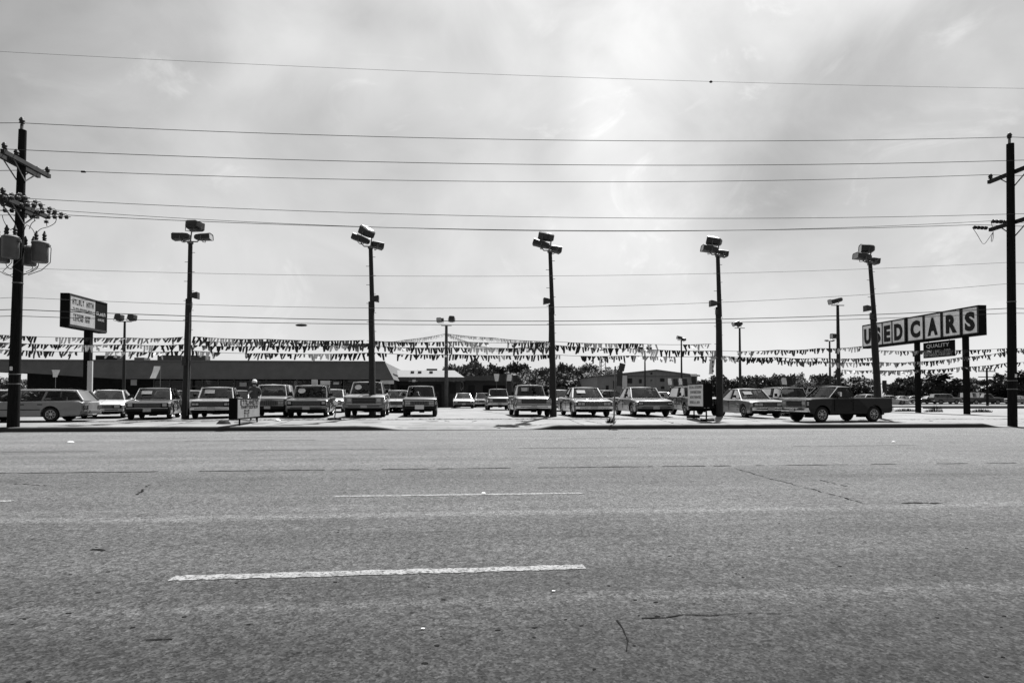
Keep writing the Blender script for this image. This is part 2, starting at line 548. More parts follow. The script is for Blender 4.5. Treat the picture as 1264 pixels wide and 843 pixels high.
big = [-2500, -600, -200, -80, 0, 80, 200, 600, 2500]
ground = sheet('ground', big, [-400, -60, 24, 60, 100, 200, 500, 1200, 3500], lambda x, y: -0.12 if y < 70 else -0.02, 'soil')
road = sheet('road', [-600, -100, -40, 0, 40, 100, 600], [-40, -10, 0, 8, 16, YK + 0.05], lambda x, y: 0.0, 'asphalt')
lot_x = frange(-70, -30, 2) + frange(-29.5, 34, 0.42) + frange(36, 90, 3)
lot_y = frange(YK + 0.17, 32, 0.3) + frange(33, 48, 1.5) + frange(52, 104, 4)
lot = sheet('sales_lot', lot_x, lot_y, gz, 'concrete')
far_pave = sheet('far_parking_lot', [-120, -60, 0, 60, 160, 300], [104, 130, 200], lambda x, y: 0.0 + 0.02 * sm((104 - y) / 4), 'far_paving')

# kerb: real step, dropped at the driveway and at the corner
random.seed(4)
kx = frange(-70, 90, 0.25); kv, kf = [], []
for i, x in enumerate(kx):
    h = kerb_h(x) + random.uniform(-0.006, 0.006)
    y0 = YK + random.uniform(-0.006, 0.006)
    prof = [(y0, -0.02), (y0, h * 0.82), (y0 + 0.035, h), (YK + 0.19, h + 0.004), (YK + 0.19, -0.02)]
    kv += [(x, y, z) for y, z in prof]
    if i:
        for k in range(4): a = (i - 1) * 5 + k; kf.append((a, a + 5, a + 6, a + 1))
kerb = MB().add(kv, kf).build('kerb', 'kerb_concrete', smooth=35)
kerb['kind'] = 'structure'
# gutter strip and expansion joints
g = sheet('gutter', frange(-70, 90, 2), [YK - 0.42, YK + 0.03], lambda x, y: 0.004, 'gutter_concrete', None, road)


def strip(name, pts, w, m, parent, zf, zoff=0.004, jit=0.4, seed=1, step=0.12, gaps=0.0):
    """thin uneven strip lying on a surface: tar line, joint or paint"""
    rnd = random.Random(seed); mb = MB(); P = [Vector((p[0], p[1], 0)) for p in pts]
    for a, b in zip(P[:-1], P[1:]):
        n = max(1, int((b - a).length / step)); d = (b - a).normalized(); s = Vector((-d.y, d.x, 0))
        prev = None; on = True
        for i in range(n + 1):
            if gaps and rnd.random() < (gaps if on else .45): on = not on
            c = a + (b - a) * i / n
            l = c + s * w * (0.5 + rnd.uniform(-jit, jit) * 0.5); r = c - s * w * (0.5 + rnd.uniform(-jit, jit) * 0.5)
            q = [(l.x, l.y, zf(l.x, l.y) + zoff), (r.x, r.y, zf(r.x, r.y) + zoff)]
            if prev and on: mb.add(prev + q, [(0, 1, 3, 2)])
            prev = q
    o = mb.build(name, m, parent, fix=False)
    for p in o.data.polygons: pass
    return o


flat = lambda x, y: 0.0
# lane dashes
strip('lane_dash', [(ax(215, 4.53), 4.53), (ax(721, 4.56), 4.56)], 0.12, 'paint_line', road, flat, jit=0.22, seed=2, step=0.04)
strip('lane_dash', [(ax(415, 8.05), 8.05), (ax(719, 8.03), 8.03)], 0.10, 'paint_line', road, flat, jit=0.25, seed=3, step=0.05)
strip('lane_dash', [(ax(-260, 8.05), 8.05), (ax(18, 8.05), 8.05)], 0.10, 'paint_line', road, flat, jit=0.25, seed=5, step=0.05)
for a, b, y, s in ((230, 390, 18.6, 7), (640, 790, 15.2, 8), (300, 480, 15.2, 9), (-60, 120, 15.2, 10), (980, 1130, 15.2, 11), (700, 830, 18.6, 12)):
    strip('worn_lane_dash', [(ax(a, y), y), (ax(b, y), y)], 0.10, 'paint_worn', road, flat, jit=0.5, seed=s, step=0.1, gaps=0.06)
# long paving joint and cracks
strip('paving_joint', [(-60, 11.02), (-8, 10.99), (9, 10.97), (60, 10.95)], 0.055, 'tar', road, flat, jit=0.9, seed=20, step=0.16, gaps=0.16)


def crack(pts, w, seed, gaps=0.1, name='crack'):
    P = []
    for px, py in pts:
        d = FPX * CAM_H / (py - 490.0); Y = d * (CA - (px - 632) / FPX * SA); P.append((ax(px, Y), Y))
    rnd = random.Random(seed); Q = []
    for a, b in zip(P[:-1], P[1:]):
        n = max(2, int(math.dist(a, b) / 0.12))
        for i in range(n): Q.append((a[0] + (b[0] - a[0]) * i / n + rnd.uniform(-.03, .03), a[1] + (b[1] - a[1]) * i / n + rnd.uniform(-.02, .02)))
    Q.append(P[-1])
    return strip(name, Q, w, 'tar', road, flat, jit=0.9, seed=seed, step=0.05, gaps=gaps)


crack([(905, 577), (948, 590), (1000, 603), (1062, 620)], 0.02, 31, 0.12)
crack([(1112, 620), (1162, 621)], 0.05, 32, 0.0)
crack([(790, 761), (842, 757), (892, 756), (962, 755)], 0.009, 33, 0.12)
crack([(760, 763), (772, 800)], 0.007, 34, 0.12)
crack([(115, 677), (132, 678)], 0.03, 35, 0.0)
crack([(20, 597), (60, 599), (110, 596)], 0.025, 36, 0.3)
crack([(170, 610), (186, 598)], 0.03, 37, 0.2)
crack([(1000, 590), (1045, 600)], 0.02, 38, 0.3)
crack([(190, 786), (230, 785)], 0.012, 39, 0.2)
# small pits and tar spots in the near lane
rnd = random.Random(77)
for i in range(70):
    px, py = rnd.uniform(0, 1264), rnd.choice((rnd.uniform(700, 843), rnd.uniform(750, 800), rnd.uniform(590, 720)))
    d = FPX * CAM_H / (py - 490.0); Y = d * (CA - (px - 632) / FPX * SA); X = ax(px, Y)
    r = rnd.uniform(0.004, 0.012); n = 9; a0 = rnd.random() * 6
    vs = [(X + math.cos(a0 + 6.283 * k / n) * r * rnd.uniform(.6, 1.5) * 1.3, Y + math.sin(a0 + 6.283 * k / n) * r * rnd.uniform(.6, 1.3), 0.003) for k in range(n)]
    MB().add(vs, [tuple(range(n))]).build('tar_spot', 'tar', road, fix=False)
# joint between pavement and lot, driveway seams
strip('expansion_joint', [(-30, 27.55), (-8, 27.5), (10, 27.5), (30, 27.6)], 0.10, 'tar', lot, gz, 0.006, 0.8, 41, 0.2, 0.05)
strip('expansion_joint', [(XD0 + 1.2, 24.5), (XD1 - .8, 24.45)], 0.06, 'tar', lot, gz, 0.006, 0.9, 42, 0.15, 0.12)
strip('expansion_joint', [(XD0 + 5.3, 24.9), (XD0 + 8.5, 24.9)], 0.05, 'tar', lot, gz, 0.006, 0.9, 45, 0.12, 0.1)
for i, (px, Y, w, l) in enumerate(((555, 26.4, .05, .45), (582, 26.3, .05, .5), (618, 24.2, .06, .5), (829, 25.0, .06, .5), (858, 25.0, .05, .4), (1150, 26, .08, .4))):
    X = ax(px, Y); strip('crack', [(X, Y), (X + (l if i % 2 else -l) * .5, Y + l)], w, 'tar', lot, gz, 0.006, 0.9, 50 + i, 0.06)
for i in range(15):
    X = -27 + i * 4.0
    if XD0 + .5 < X < XD1 - .5: continue
    strip('expansion_joint', [(X, YK + .3), (X + .05, 27.4)], .03, 'tar', lot, gz, 0.006, .7, 200 + i, .1, .05)
rs = random.Random(31)
for i in range(26):                                     # oil stains where cars stand and stood
    px, Y = rs.uniform(120, 1100), rs.choice((rs.uniform(27.9, 29.5), rs.uniform(25, 27.3), rs.uniform(34, 40))); X = ax(px, Y); a, b = rs.uniform(.12, .45), rs.uniform(.1, .4); n = 14
    vs = [(X + math.cos(6.283 * k / n) * a * rs.uniform(.7, 1.2), Y + math.sin(6.283 * k / n) * b * rs.uniform(.7, 1.2)) for k in range(n)]
    MB().add([(x, y, gz(x, y) + .007) for x, y in vs], [tuple(range(n))]).build('oil_stain', 'oil', lot, fix=False)
c0 = [(ax(723, 26.6), 26.6), (ax(745, 24.8), 24.8), (ax(757, 24.5), 24.5), (ax(774, 24.5), 24.5)]
strip('crack', c0, 0.05, 'tar', lot, gz, 0.006, 0.9, 60, 0.08)

# dirt heaps, weeds and litter
def tuft(px, Y, w, h, n, seed, label):
    rnd = random.Random(seed); X = ax(px, Y); z0 = gz(X, Y); mb = MB()
    for i in range(n):
        a = rnd.uniform(-w, w) / 2; b = rnd.uniform(-.15, .15); k = rnd.uniform(.4, 1) * h * (1 - abs(a) / w)
        dx, dy = rnd.uniform(-.12, .12), rnd.uniform(-.1, .1); t = rnd.uniform(.012, .03)
        mb.add([(a - t, b, -.01), (a + t, b, -.01), (a + dx, b + dy, k)], [(0, 1, 2)])
        mb.add([(a, b - t, -.01), (a, b + t, -.01), (a + dx, b + dy, k)], [(0, 1, 2)])
    o = mb.build('weed_tuft', 'grass', fix=False, loc=(X, Y, z0)); return tag(o, label, 'weeds')


tuft(1118, 43, 1.9, .32, 260, 1, 'low dark weeds just right of the dark pickup tailgate')
tuft(1211, 40, 1.5, .34, 240, 2, 'low dark weeds right of the near post of the USED CARS sign')
tuft(1155, 41, 1.1, .7, 60, 3, 'thin tall weeds between the two posts of the big letter sign')
tuft(1146, 41, .5, .3, 60, 4, 'small clump of weeds beside the far post of the big letter sign')
tuft(754, 25.2, .35, .45, 30, 5, 'spindly weed growing beside the leaning road sign post')


def litter(px, Y, s, m, label, z=None, seed=0):
    rnd = random.Random(seed); X = ax(px, Y); z = gz(X, Y) if z is None else z
    n = 7; vs = [(math.cos(6.283 * k / n) * s * rnd.uniform(.6, 1.2), math.sin(6.283 * k / n) * s * rnd.uniform(.5, 1), rnd.uniform(0.005, .35 * s)) for k in range(n)] + [(0, 0, .5 * s)]
    o = MB().add(vs, [(k, (k + 1) % n, n) for k in range(n)]).build('paper_scrap', m, fix=False, loc=(X, Y, z + .004))
    return tag(o, label, 'litter')


litter(343, 27.0, .18, 'paper', 'crumpled white paper on the lot by the hand-lettered box sign', None, 1)
litter(88, 18.2, .09, 'paper', 'white scrap on the far lane at the left of the road', 0, 2)
litter(1102, 16.2, .07, 'paper', 'white scrap on the far lane below the dark pickup', 0, 3)
litter(597, 8.1, .04, 'paper', 'white chip on the far lane dash', 0, 4)
litter(523, 3.42, .011, 'paper', 'pale pebble on the near lane below the long white dash', 0, 5)
litter(683, 4.0, .012, 'paper', 'pale pebble near the right end of the long white dash', 0, 6)


def rag(px, Y, w, label, seed, m='cloth_dark'):
    rnd = random.Random(seed); X = ax(px, Y); n = 10; mb = MB()
    vs = [(math.cos(6.283 * k / n) * w * rnd.uniform(.8, 1.2), math.sin(6.283 * k / n) * w * .5 * rnd.uniform(.8, 1.2), 0) for k in range(n)]
    vs += [(v[0] * .6, v[1] * .6, w * rnd.uniform(.35, .6)) for v in vs] + [(0, 0, w * .55)]
    fs = [(k, (k + 1) % n, n + (k + 1) % n, n + k) for k in range(n)] + [(n + k, n + (k + 1) % n, 2 * n) for k in range(n)]
    mb.add(vs, fs); o = mb.build('sandbag', m, smooth=60, loc=(X, Y, gz(X, Y))); return tag(o, label, 'sandbag')


rag(277, 25.6, .28, 'dark sandbag lying left of the hand-lettered box sign', 1)

# ================================================================== BUILDINGS
def quadbox(mb, p0, p1):
    c = [(a + b) / 2 for a, b in zip(p0, p1)]; return mb.box(c, [abs(b - a) for a, b in zip(p0, p1)])


def showroom():
    Y0 = 55.0
    XL, XR = ax(-190, Y0), ax(475, Y0)
    zt = at(475, 447, Y0).z; Yb = 54.75
    zb = at(485, 468.5, Yb).z
    XRb = ax(486, Yb)
    xe = ax(33, Yb + 2.2)                       # end of the solid wall; the roof flies on beyond it
    r = empty('showroom', ((XL + XR) / 2, Y0, 0), 0, 'long flat-roofed showroom with deep sloping grey fascia over dark glass', 'building')
    o = -Vector(r.location)

    def part(name, mb, m, parent=r, **k):
        ob = mb.build(name, m, parent, **k); ob.location = o if parent is r else (0, 0, 0); return ob
    # sloping fascia, thinner towards the flying left end
    zl = at(0, 453.5, Yb).z; xt = ax(33, Yb); x0 = ax(-190, Yb)
    zl2 = zl + (zl - at(33, 459, Yb).z) * 1.5
    zm = at(33, 460.5, Yb).z
    Yr = 72.0
    f = MB()
    top = [(x0 - 1, Y0, zt), (xt, Y0, zt), (XR, Y0, zt), (XR, Yr, zt), (x0 - 1, Yr, zt)]
    bot = [(x0 - 1, Yb, min(zl2, zt - .35)), (xt, Yb, zm), (xt + 7, Yb, zb), (XRb, Yb, zb), (XRb, Yr + 1, zb), (x0 - 1, Yr + 1, zt - .35)]
    f.add([top[0], top[1], bot[1], bot[0]], [(0, 3, 2, 1)])
    f.add([top[1], top[2], bot[3], bot[2], bot[1]], [(0, 4, 3, 2, 1)])
    f.add([top[2], top[3], bot[4], bot[3]], [(0, 3, 2, 1)])
    fo = part('fascia', f, 'fascia', fix=False)
    seams = MB()
    part('roof', MB().add(top, [(0, 1, 2, 3, 4)]), 'roof_light', fix=False)
    part('roof_edge', MB().bar((x0 - 1, Y0 - .02, zt + .03), (XR + .03, Y0 - .02, zt + .03), .1), 'mullion')
    sof = MB().add([(x0 - 1, Yb, min(zl2, zt - .35) ), (xt, Yb, zm), (xt + 7, Yb, zb), (XRb, Yb, zb), (XRb, Yr, zb), (xt + 7, Yr, zb), (xt, Yr, zm), (x0 - 1, Yr, zt - .35)],
                   [(0, 1, 6, 7), (1, 2, 5, 6), (2, 3, 4, 5)])
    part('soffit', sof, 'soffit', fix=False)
    Yw = Yb + 2.2; xg = ax(190, Yw); xend = ax(488, Yw) - .5
    ztop = zb + .6
    part('wall', quadbox(MB(), (xe, Yw, 0), (xg, Yr - 1, ztop)), 'brick_wall')
    part('wall', quadbox(MB(), (xend, Yw, 0), (xend + .35, Yr - 1, ztop)), 'brick_wall')
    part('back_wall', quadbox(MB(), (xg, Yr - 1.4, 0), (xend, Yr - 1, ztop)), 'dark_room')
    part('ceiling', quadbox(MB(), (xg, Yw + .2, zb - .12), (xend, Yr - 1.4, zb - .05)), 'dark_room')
    for a, b, c, d in ((55, 82, 459, 468), (140, 172, 466, 471.5), (181, 206, 457, 469)):
        xa, xb = ax(a, Yw), ax(b, Yw)
        w = quadbox(MB(), (xa, Yw - .05, at(a, d, Yw).z), (xb, Yw - .01, min(at(a, c, Yw).z, zb))); part('window', w, 'shutter_dark')
    # glazed front
    n = 15; zs = 0.62
    for i in range(n + 1):
        x = xg + (xend - xg) * i / n
        part('mullion', quadbox(MB(), (x - .05, Yw - .06, 0.1), (x + .05, Yw + .04, zb)), 'mullion')
    zrail = zb - .62
    for i in range(n):
        a, b = xg + (xend - xg) * i / n + .05, xg + (xend - xg) * (i + 1) / n - .05
        part('pane', MB().add([(a, Yw, zs), (b, Yw, zs), (b, Yw, zrail), (a, Yw, zrail)], [(0, 1, 2, 3)]), 'shop_glass', fix=False)
        part('transom_pane', MB().add([(a, Yw, zrail + .06), (b, Yw, zrail + .06), (b, Yw, zb), (a, Yw, zb)], [(0, 1, 2, 3)]), 'shop_glass', fix=False)
        part('rail', quadbox(MB(), (a, Yw - .04, zrail), (b, Yw + .03, zrail + .06)), 'mullion')
        part('apron_panel', quadbox(MB(), (a, Yw - .03, 0.1), (b, Yw + .03, zs)), 'brick_wall')
    rn = random.Random(5)
    for px, py, w, h, m in ((225, 463, 1.0, .5, 'sign_ink_grey'), (254, 466, .8, .35, 'sign_grey'), (270, 462, 1.7, .2, 'sign_ink_grey'), (290, 464, 1.9, .15, 'sign_ink_grey'),
                            (331, 461, 2.0, .18, 'sign_ink_grey'), (300, 474.5, .6, .35, 'card_white'), (338, 475, .4, .2, 'sign_grey'), (415, 473, .5, .2, 'sign_grey'), (165, 472, .5, .5, 'card_white'),
                            (438, 468, 1.2, .6, 'sign_ink_grey'), (478, 469, 1.2, .7, 'sign_grey')):
        p = at(px, py, Yw - .1); p.y = Yw - .08
        part('window_poster', MB().box(p, (w, .02, h)), m)
    for px, w, h, Yq, m in ((135, 1.8, .62, 58, 'shutter_dark'), (212, 2.1, .8, 60, 'wall_grey'), (247, 1.3, .8, 60, 'wall_grey'), (175, .9, .7, 62, 'mullion')):
        x = ax(px, Yq); part('roof_unit', MB().box((x, Yq, zt + h / 2 - .02), (w, 1.2, h)), m, bevel=.03)
    return r


showroom()


def service_building():
    Y0 = 61.0; xl, xr = ax(478, Y0), ax(566, Y0)
    r = empty('service_building', ((xl + xr) / 2, Y0, 0), 0, 'low service building with pale sloping roof beside the showroom', 'building')
    o = -Vector(r.location)

    def part(name, mb, m, **k):
        ob = mb.build(name, m, r, **k); ob.location = o; return ob
    ze = at(520, 466, Y0).z; zr = at(520, 457, Y0 + 4).z; zf = at(520, 470.5, Y0).z
    part('roof', MB().add([(xl - .3, Y0 - .5, ze), (xr + .6, Y0 - .5, ze), (xr - .4, Y0 + 4, zr), (xl - .3, Y0 + 4, zr), (xr - .4, Y0 + 11, zr), (xl - .3, Y0 + 11, zr), (xr + .6, Y0 + 14, ze), (xl - .3, Y0 + 14, ze)],
                          [(0, 1, 2, 3), (3, 2, 4, 5), (5, 4, 6, 7), (1, 6, 4, 2)]), 'roof_light', fix=False)
    part('fascia_board', quadbox(MB(), (xl - .3, Y0 - .56, zf), (xr + .6, Y0 - .49, ze + .03)), 'wall_grey')
    part('wall', quadbox(MB(), (xl, Y0 + .6, 0), (xr + .2, Y0 + 13, zf)), 'wall_mid')
    for a, b, c, d in ((537, 545, 474, 502), (491, 505, 476, 484), (555, 563, 473, 486)):
        part('door' if d > 495 else 'window', quadbox(MB(), (ax(a, Y0 + .6), Y0 + .55, max(at(a, d, Y0 + .6).z, .1)), (ax(b, Y0 + .6), Y0 + .59, at(a, c, Y0 + .6).z)), 'shutter_dark')
    for px in (509, 518, 532): part('roof_vent', MB().box((ax(px, Y0 + 2), Y0 + 2, (ze + zr) / 2 + .12), (.35, .3, .3)), 'steel')
    part('roof_sign', MB().box((ax(533, Y0 + 4), Y0 + 4, zr + .08), (1.1, .1, .16)), 'shutter_dark')
    part('wall_lamp', MB().box(at(511, 470, Y0 - .7), (.3, .2, .2)), 'card_white')
    # annexe further right
    r2 = empty('annexe_building', (ax(610, 68), 68, 0), 0, 'low dark annexe with flat grey roof edge right of the pale-roofed building', 'building')
    o2 = -Vector(r2.location); Y1 = 68.0
    x0, x1 = ax(571, Y1), ax(634, Y1)
    zt, zb = at(600, 464, Y1).z, at(600, 470, Y1).z
    m = quadbox(MB(), (x0, Y1 - .6, zb), (x1, Y1 + 9, zt)).build('roof', 'wall_grey', r2); m.location = o2
    m = quadbox(MB(), (x0 + .2, Y1, 0), (x1 - .2, Y1 + 8.6, zb)).build('wall', 'wall_mid', r2); m.location = o2
    m = quadbox(MB(), (ax(578, Y1), Y1 - .05, .1), (ax(586, Y1), Y1 - .01, zb - .5)).build('door', 'shutter_dark', r2); m.location = o2
    m = quadbox(MB(), (ax(596, Y1), Y1 - .05, .9), (ax(624, Y1), Y1 - .01, zb - .5)).build('bay_door', 'dark_room', r2); m.location = o2


service_building()


def metal_building():
    Y0 = 86.0; xl, xr = ax(738, Y0), ax(861, Y0); xp = ax(810, Y0)
    r = empty('metal_building', (xp, Y0, 0), 0, 'grey ribbed metal building with low gable behind the sedans', 'building')
    o = -Vector(r.location)

    def part(name, mb, m, **k):
        ob = mb.build(name, m, r, **k); ob.location = o; return ob
    zp, ze1, ze2 = at(810, 456.5, Y0).z, at(740, 464, Y0).z, at(861, 463, Y0).z
    # ribbed gable wall
    w = MB(); xs = frange(xl, xr, .28); v = []
    for i, x in enumerate(xs):
        z = ze1 + (zp - ze1) * (x - xl) / (xp - xl) if x < xp else ze2 + (zp - ze2) * (xr - x) / (xr - xp)
        v += [(x, Y0 + (.05 if i % 2 else 0), 0), (x, Y0 + (.05 if i % 2 else 0), z)]
    w.add(v, [(2 * i, 2 * i + 2, 2 * i + 3, 2 * i + 1) for i in range(len(xs) - 1)])
    part('wall', w, 'metal_siding', fix=False)
    part('wall', quadbox(MB(), (xl, Y0 + .1, 0), (xr, Y0 + 25, min(ze1, ze2) - .05)), 'metal_siding')
    part('roof', MB().add([(xl - .3, Y0 - .25, ze1), (xp, Y0 - .25, zp + .05), (xr + .3, Y0 - .25, ze2), (xr + .3, Y0 + 25, ze2), (xp, Y0 + 25, zp + .05), (xl - .3, Y0 + 25, ze1),
                           (xl - .3, Y0 - .25, ze1 - .2), (xp, Y0 - .25, zp - .15), (xr + .3, Y0 - .25, ze2 - .2)], [(0, 1, 4, 5), (1, 2, 3, 4), (0, 6, 7, 1), (1, 7, 8, 2)]), 'metal_roof', fix=False)
    zg = at(800, 464.5, Y0).z
    part('girt_trim', quadbox(MB(), (xl, Y0 - .06, zg - .06), (xr, Y0 - .01, zg + .06)), 'metal_roof')
    for a, b, c, d in ((774, 780, 467, 473), (789, 792, 468, 473), (803, 805, 460, 462), (815, 820, 467, 471), (757, 760, 470, 480), (748, 751, 476, 482), (799, 801.5, 478, 481), (816, 820, 477, 480), (833, 838, 468, 473), (803, 805, 469, 470)):
        p, q = at(a, d, Y0), at(b, c, Y0)
        part('window', quadbox(MB(), (p.x, Y0 - .08, p.z), (q.x, Y0 - .02, q.z)), 'shutter_dark')
    part('bay_door', quadbox(MB(), (ax(803, Y0), Y0 - .08, .1), (ax(828, Y0), Y0 - .02, at(810, 482, Y0).z)), 'shutter_dark')
    part('white_panel', quadbox(MB(), (ax(768, Y0), Y0 - .1, at(770, 480, Y0).z), (ax(774, Y0), Y0 - .03, at(770, 463.5, Y0).z)), 'white_trim')


metal_building()

# ================================================================== TREES
def make_leaf_mesh(seed, n, clumps, rx, rz, leaf):
    rnd = random.Random(seed); mb = MB(); cs = []
    for i in range(clumps):
        while True:
            p = Vector((rnd.uniform(-1, 1), rnd.uniform(-1, 1), rnd.uniform(-1, 1)))
            if .30 < p.length < 1: break
        k = 1.0 if p.z > -.3 else .85
        cs.append((Vector((p.x * rx * k, p.y * rx * k, p.z * rz)), rnd.uniform(.14, .30) * rx))
    for i in range(n):
        c, s = cs[i % clumps]
        q = Vector((rnd.gauss(0, 1), rnd.gauss(0, 1), rnd.gauss(0, .75)))
        p = c + q * s * .55
        u = Vector((rnd.gauss(0, 1), rnd.gauss(0, 1), rnd.gauss(0, 1))).normalized(); w = u.orthogonal().normalized()
        a, b = leaf * rnd.uniform(.6, 1.3), leaf * rnd.uniform(.35, .8)
        mb.add([p - u * a, p + w * b, p + u * a, p - w * b], [(0, 1, 2, 3)])
    return mb.mesh('crown', fix=False), cs


LEAF = [make_leaf_mesh(10 + i, 3600, 34 + 4 * i, 1.0, [.95, 1.1, .85, 1.15][i], .10) for i in range(4)]


def trunk_mesh(i, cs):
    rnd = random.Random(50 + i); mb = MB()
    mb.tube([(0, 0, -1.6), (.03, 0, -.9), (-.02, .03, -.3), (.02, 0, .35)], [.11, .085, .07, .03], 8)
    for c, s in cs[:8]:
        z0 = rnd.uniform(-.8, 0); mb.tube([(0, 0, z0), (c.x * .5, c.y * .5, z0 + (c.z - z0) * .6), tuple(c)], [.045, .03, .012], 5)
    return mb.mesh('trunk')


TRUNK = [trunk_mesh(i, LEAF[i][1]) for i in range(4)]
LEAFMAT = {'d': 'leaf_dark', 'm': 'leaf_mid', 'l': 'leaf_light'}


def tree(px, ptop, wpx, Y, tone, kind, label, group, zbase=0.0, rz=0.0, kname='tree'):
    p = at(px, ptop, Y); s = FPX / (Y / (CA - (px - 632) / FPX * SA)); rx = wpx / s / 2 * 1.12
    H = p.z - zbase
    sz = H / 2.12
    sc = Vector((rx, rx, min(sz, rx * 1.6) if False else sz))
    k = kind % 4; r = empty(kname, (p.x, Y, zbase), rz, label, 'tree', group)
    a = link_mesh('crown', LEAF[k][0], LEAFMAT[tone], r); b = link_mesh('trunk', TRUNK[k], 'bark', r)
    for ob in (a, b):
        ob.scale = (rx, rx, sz); ob.location = (0, 0, 1.06 * sz)
    return r


rnd = random.Random(8)
GB = 'trees of the far tree line behind the lot'
LB = 'leafy tree in the continuous tree line behind the middle of the lot'
for i in range(34):                                     # middle tree line
    px = 500 + i * 7.6 + rnd.uniform(-3, 3)
    top = 461.5 if px < 560 else 450.5 + rnd.uniform(-2.5, 5)
    tree(px, top, rnd.uniform(26, 38), 118 + rnd.uniform(-8, 22), rnd.choice('mmld'), rnd.randint(0, 3), LB, GB, -.02, rnd.uniform(0, 6))
for px, top in ((606, 457), (635, 458), (655, 460), (668, 457), (700, 458), (716, 461), (735, 460), (690, 466), (650, 468), (720, 469)):
    tree(px, top, rnd.uniform(28, 42), 104 + rnd.uniform(-4, 4), rnd.choice('mll'), rnd.randint(0, 3), 'pale bushy tree standing in front of the middle tree line', 'lighter trees in front of the far tree line', -.02, rnd.uniform(0, 6))
LR, GR = 'dark tree in the row beyond the lot left of the dark pickup', 'trees of the right tree line'
for px, top, w, t in ((866, 470, 26, 'd'), (885, 462, 30, 'd'), (902, 466, 24, 'd'), (920, 461.5, 28, 'd'), (938, 461, 26, 'm'), (952, 464, 26, 'm'), (962, 459.5, 22, 'd'), (978, 463, 24, 'm'),
                      (993, 463.5, 22, 'm'), (1006, 460.5, 22, 'd'), (1018, 462.5, 24, 'd'), (1030, 461, 24, 'm'), (925, 470, 34, 'm'), (985, 470, 30, 'm'), (905, 473, 30, 'l'), (950, 472, 30, 'd'), (1010, 471, 30, 'd')):
    tree(px, top + rnd.uniform(-.6, .6), w, 112 + rnd.uniform(-8, 20), t, rnd.randint(0, 3), LR, GR, -.02, rnd.uniform(0, 6))
for px, top, w, Y, t, k, lab in (
        (1048, 461, 40, 84, 'd', 0, 'round dark tree just left of the rightmost lamp pole'), (1065, 466, 34, 88, 'd', 2, 'dark tree directly behind the rightmost lamp pole'),
        (1104, 469, 24, 95, 'm', 3, 'small ragged tree right of the rightmost lamp pole'), (1122, 466, 26, 92, 'd', 1, 'dark tree just left of the far USED CARS post'),
        (1158, 457.5, 50, 90, 'd', 0, 'broad dark tree framed between the two USED CARS posts'), (1186, 470, 34, 88, 'd', 2, 'low dark tree behind the near USED CARS post'),
        (1204, 467.5, 22, 92, 'm', 1, 'small tree just right of the near USED CARS post'), (1232, 464, 36, 90, 'd', 3, 'dark tree left of the right utility pole'),
        (1262, 453, 56, 84, 'd', 0, 'large dark tree at the right edge behind the utility pole'), (1300, 456, 50, 86, 'd', 1, 'dark tree cut by the right edge of the picture'),
        (1222, 482, 16, 96, 'l', 2, 'pale low bush left of the right utility pole'), (1140, 474, 30, 100, 'm', 3, 'mid-grey tree behind the far USED CARS post'),
        (1110, 476, 26, 108, 'm', 2, 'low hazy tree behind the row of far parked cars'),
        (4, 462, 30, 86, 'm', 0, 'leafy tree under the showroom roof end at the left edge'), (22, 466, 24, 92, 'm', 1, 'leafy tree seen between the left utility pole and the showroom wall'),
        (33, 470, 20, 98, 'l', 2, 'pale tree right of the left utility pole under the roof end'), (-18, 460, 40, 90, 'd', 3, 'dark tree cut by the left edge of the picture')):
    tree(px, top, w, Y + (42 if px > 1000 else 0), t, k, lab, None, -.02, rnd.uniform(0, 6))

# distant low wooded ridge that closes the horizon
rv, rf = [], []
for j, (Y, h) in enumerate(((300, 0), (330, 8), (420, 12))):
    for i in range(161):
        x = -900 + i * 11.25; rv.append((x, Y, -1 if j == 0 else h * (.75 + .22 * math.sin(x * .013) + .12 * math.sin(x * .071 + 1) + .1 * random.Random(i * 3 + j).random())))
for j in range(2):
    for i in range(160): a = j * 161 + i; rf.append((a, a + 1, a + 162, a + 161))
o = MB().add(rv, rf).build('hills', 'leaf_mid', fix=False); o['kind'] = 'structure'

# ================================================================== POLES, LAMPS, WIRES
def lamp_head(parent, p, yaw, tilt, L=.62, W=.52, H=.34):
    L, W, H = L * .93, W * .93, H * .93
    """flood lamp: tapered housing opening towards +local x, lens and yoke as sub-parts"""
    M = Matrix.Translation(p) @ Matrix.Rotation(yaw, 4, 'Z') @ Matrix.Rotation(-tilt, 4, 'Y')
    prof = [(-L / 2, .52), (-L * .40, .80), (-L * .1, .96), (L * .30, 1.0), (L / 2, 1.06)]
    vs = []
    for x, k in prof:
        for a, b in ((-1, -.72), (-.72, -1), (.72, -1), (1, -.72), (1, .72), (.72, 1), (-.72, 1), (-1, .72)):
            vs.append(M @ Vector((x, a * W / 2 * k, b * H / 2 * k)))
    fs = []
    for i in range(len(prof) - 1):
        for k in range(8): a, b = i * 8 + k, i * 8 + (k + 1) % 8; fs.append((a, b, b + 8, a + 8))
    fs.append(tuple(range(7, -1, -1)))
    hd = MB().add(vs, fs).build('lamp_head', 'lamp_head', parent, smooth=35)
    lv = [M @ Vector((L / 2 - .02, a * W / 2, b * H / 2)) for a, b in ((-1, -.95), (1, -.95), (1, .95), (-1, .95))]
    MB().add(lv, [(0, 1, 2, 3)]).build('lens', 'lamp_lens', hd, fix=False)
    y = MB(); pts = [M @ Vector(q) for q in ((-.02, W / 2 + .04, 0), (-.02, W / 2 + .04, -H * .62), (-.02, 0, -H * .78), (-.02, -W / 2 - .04, -H * .62), (-.02, -W / 2 - .04, 0))]
    y.tube(pts, .018, 5); y.build('yoke', 'steel', hd)
    return hd


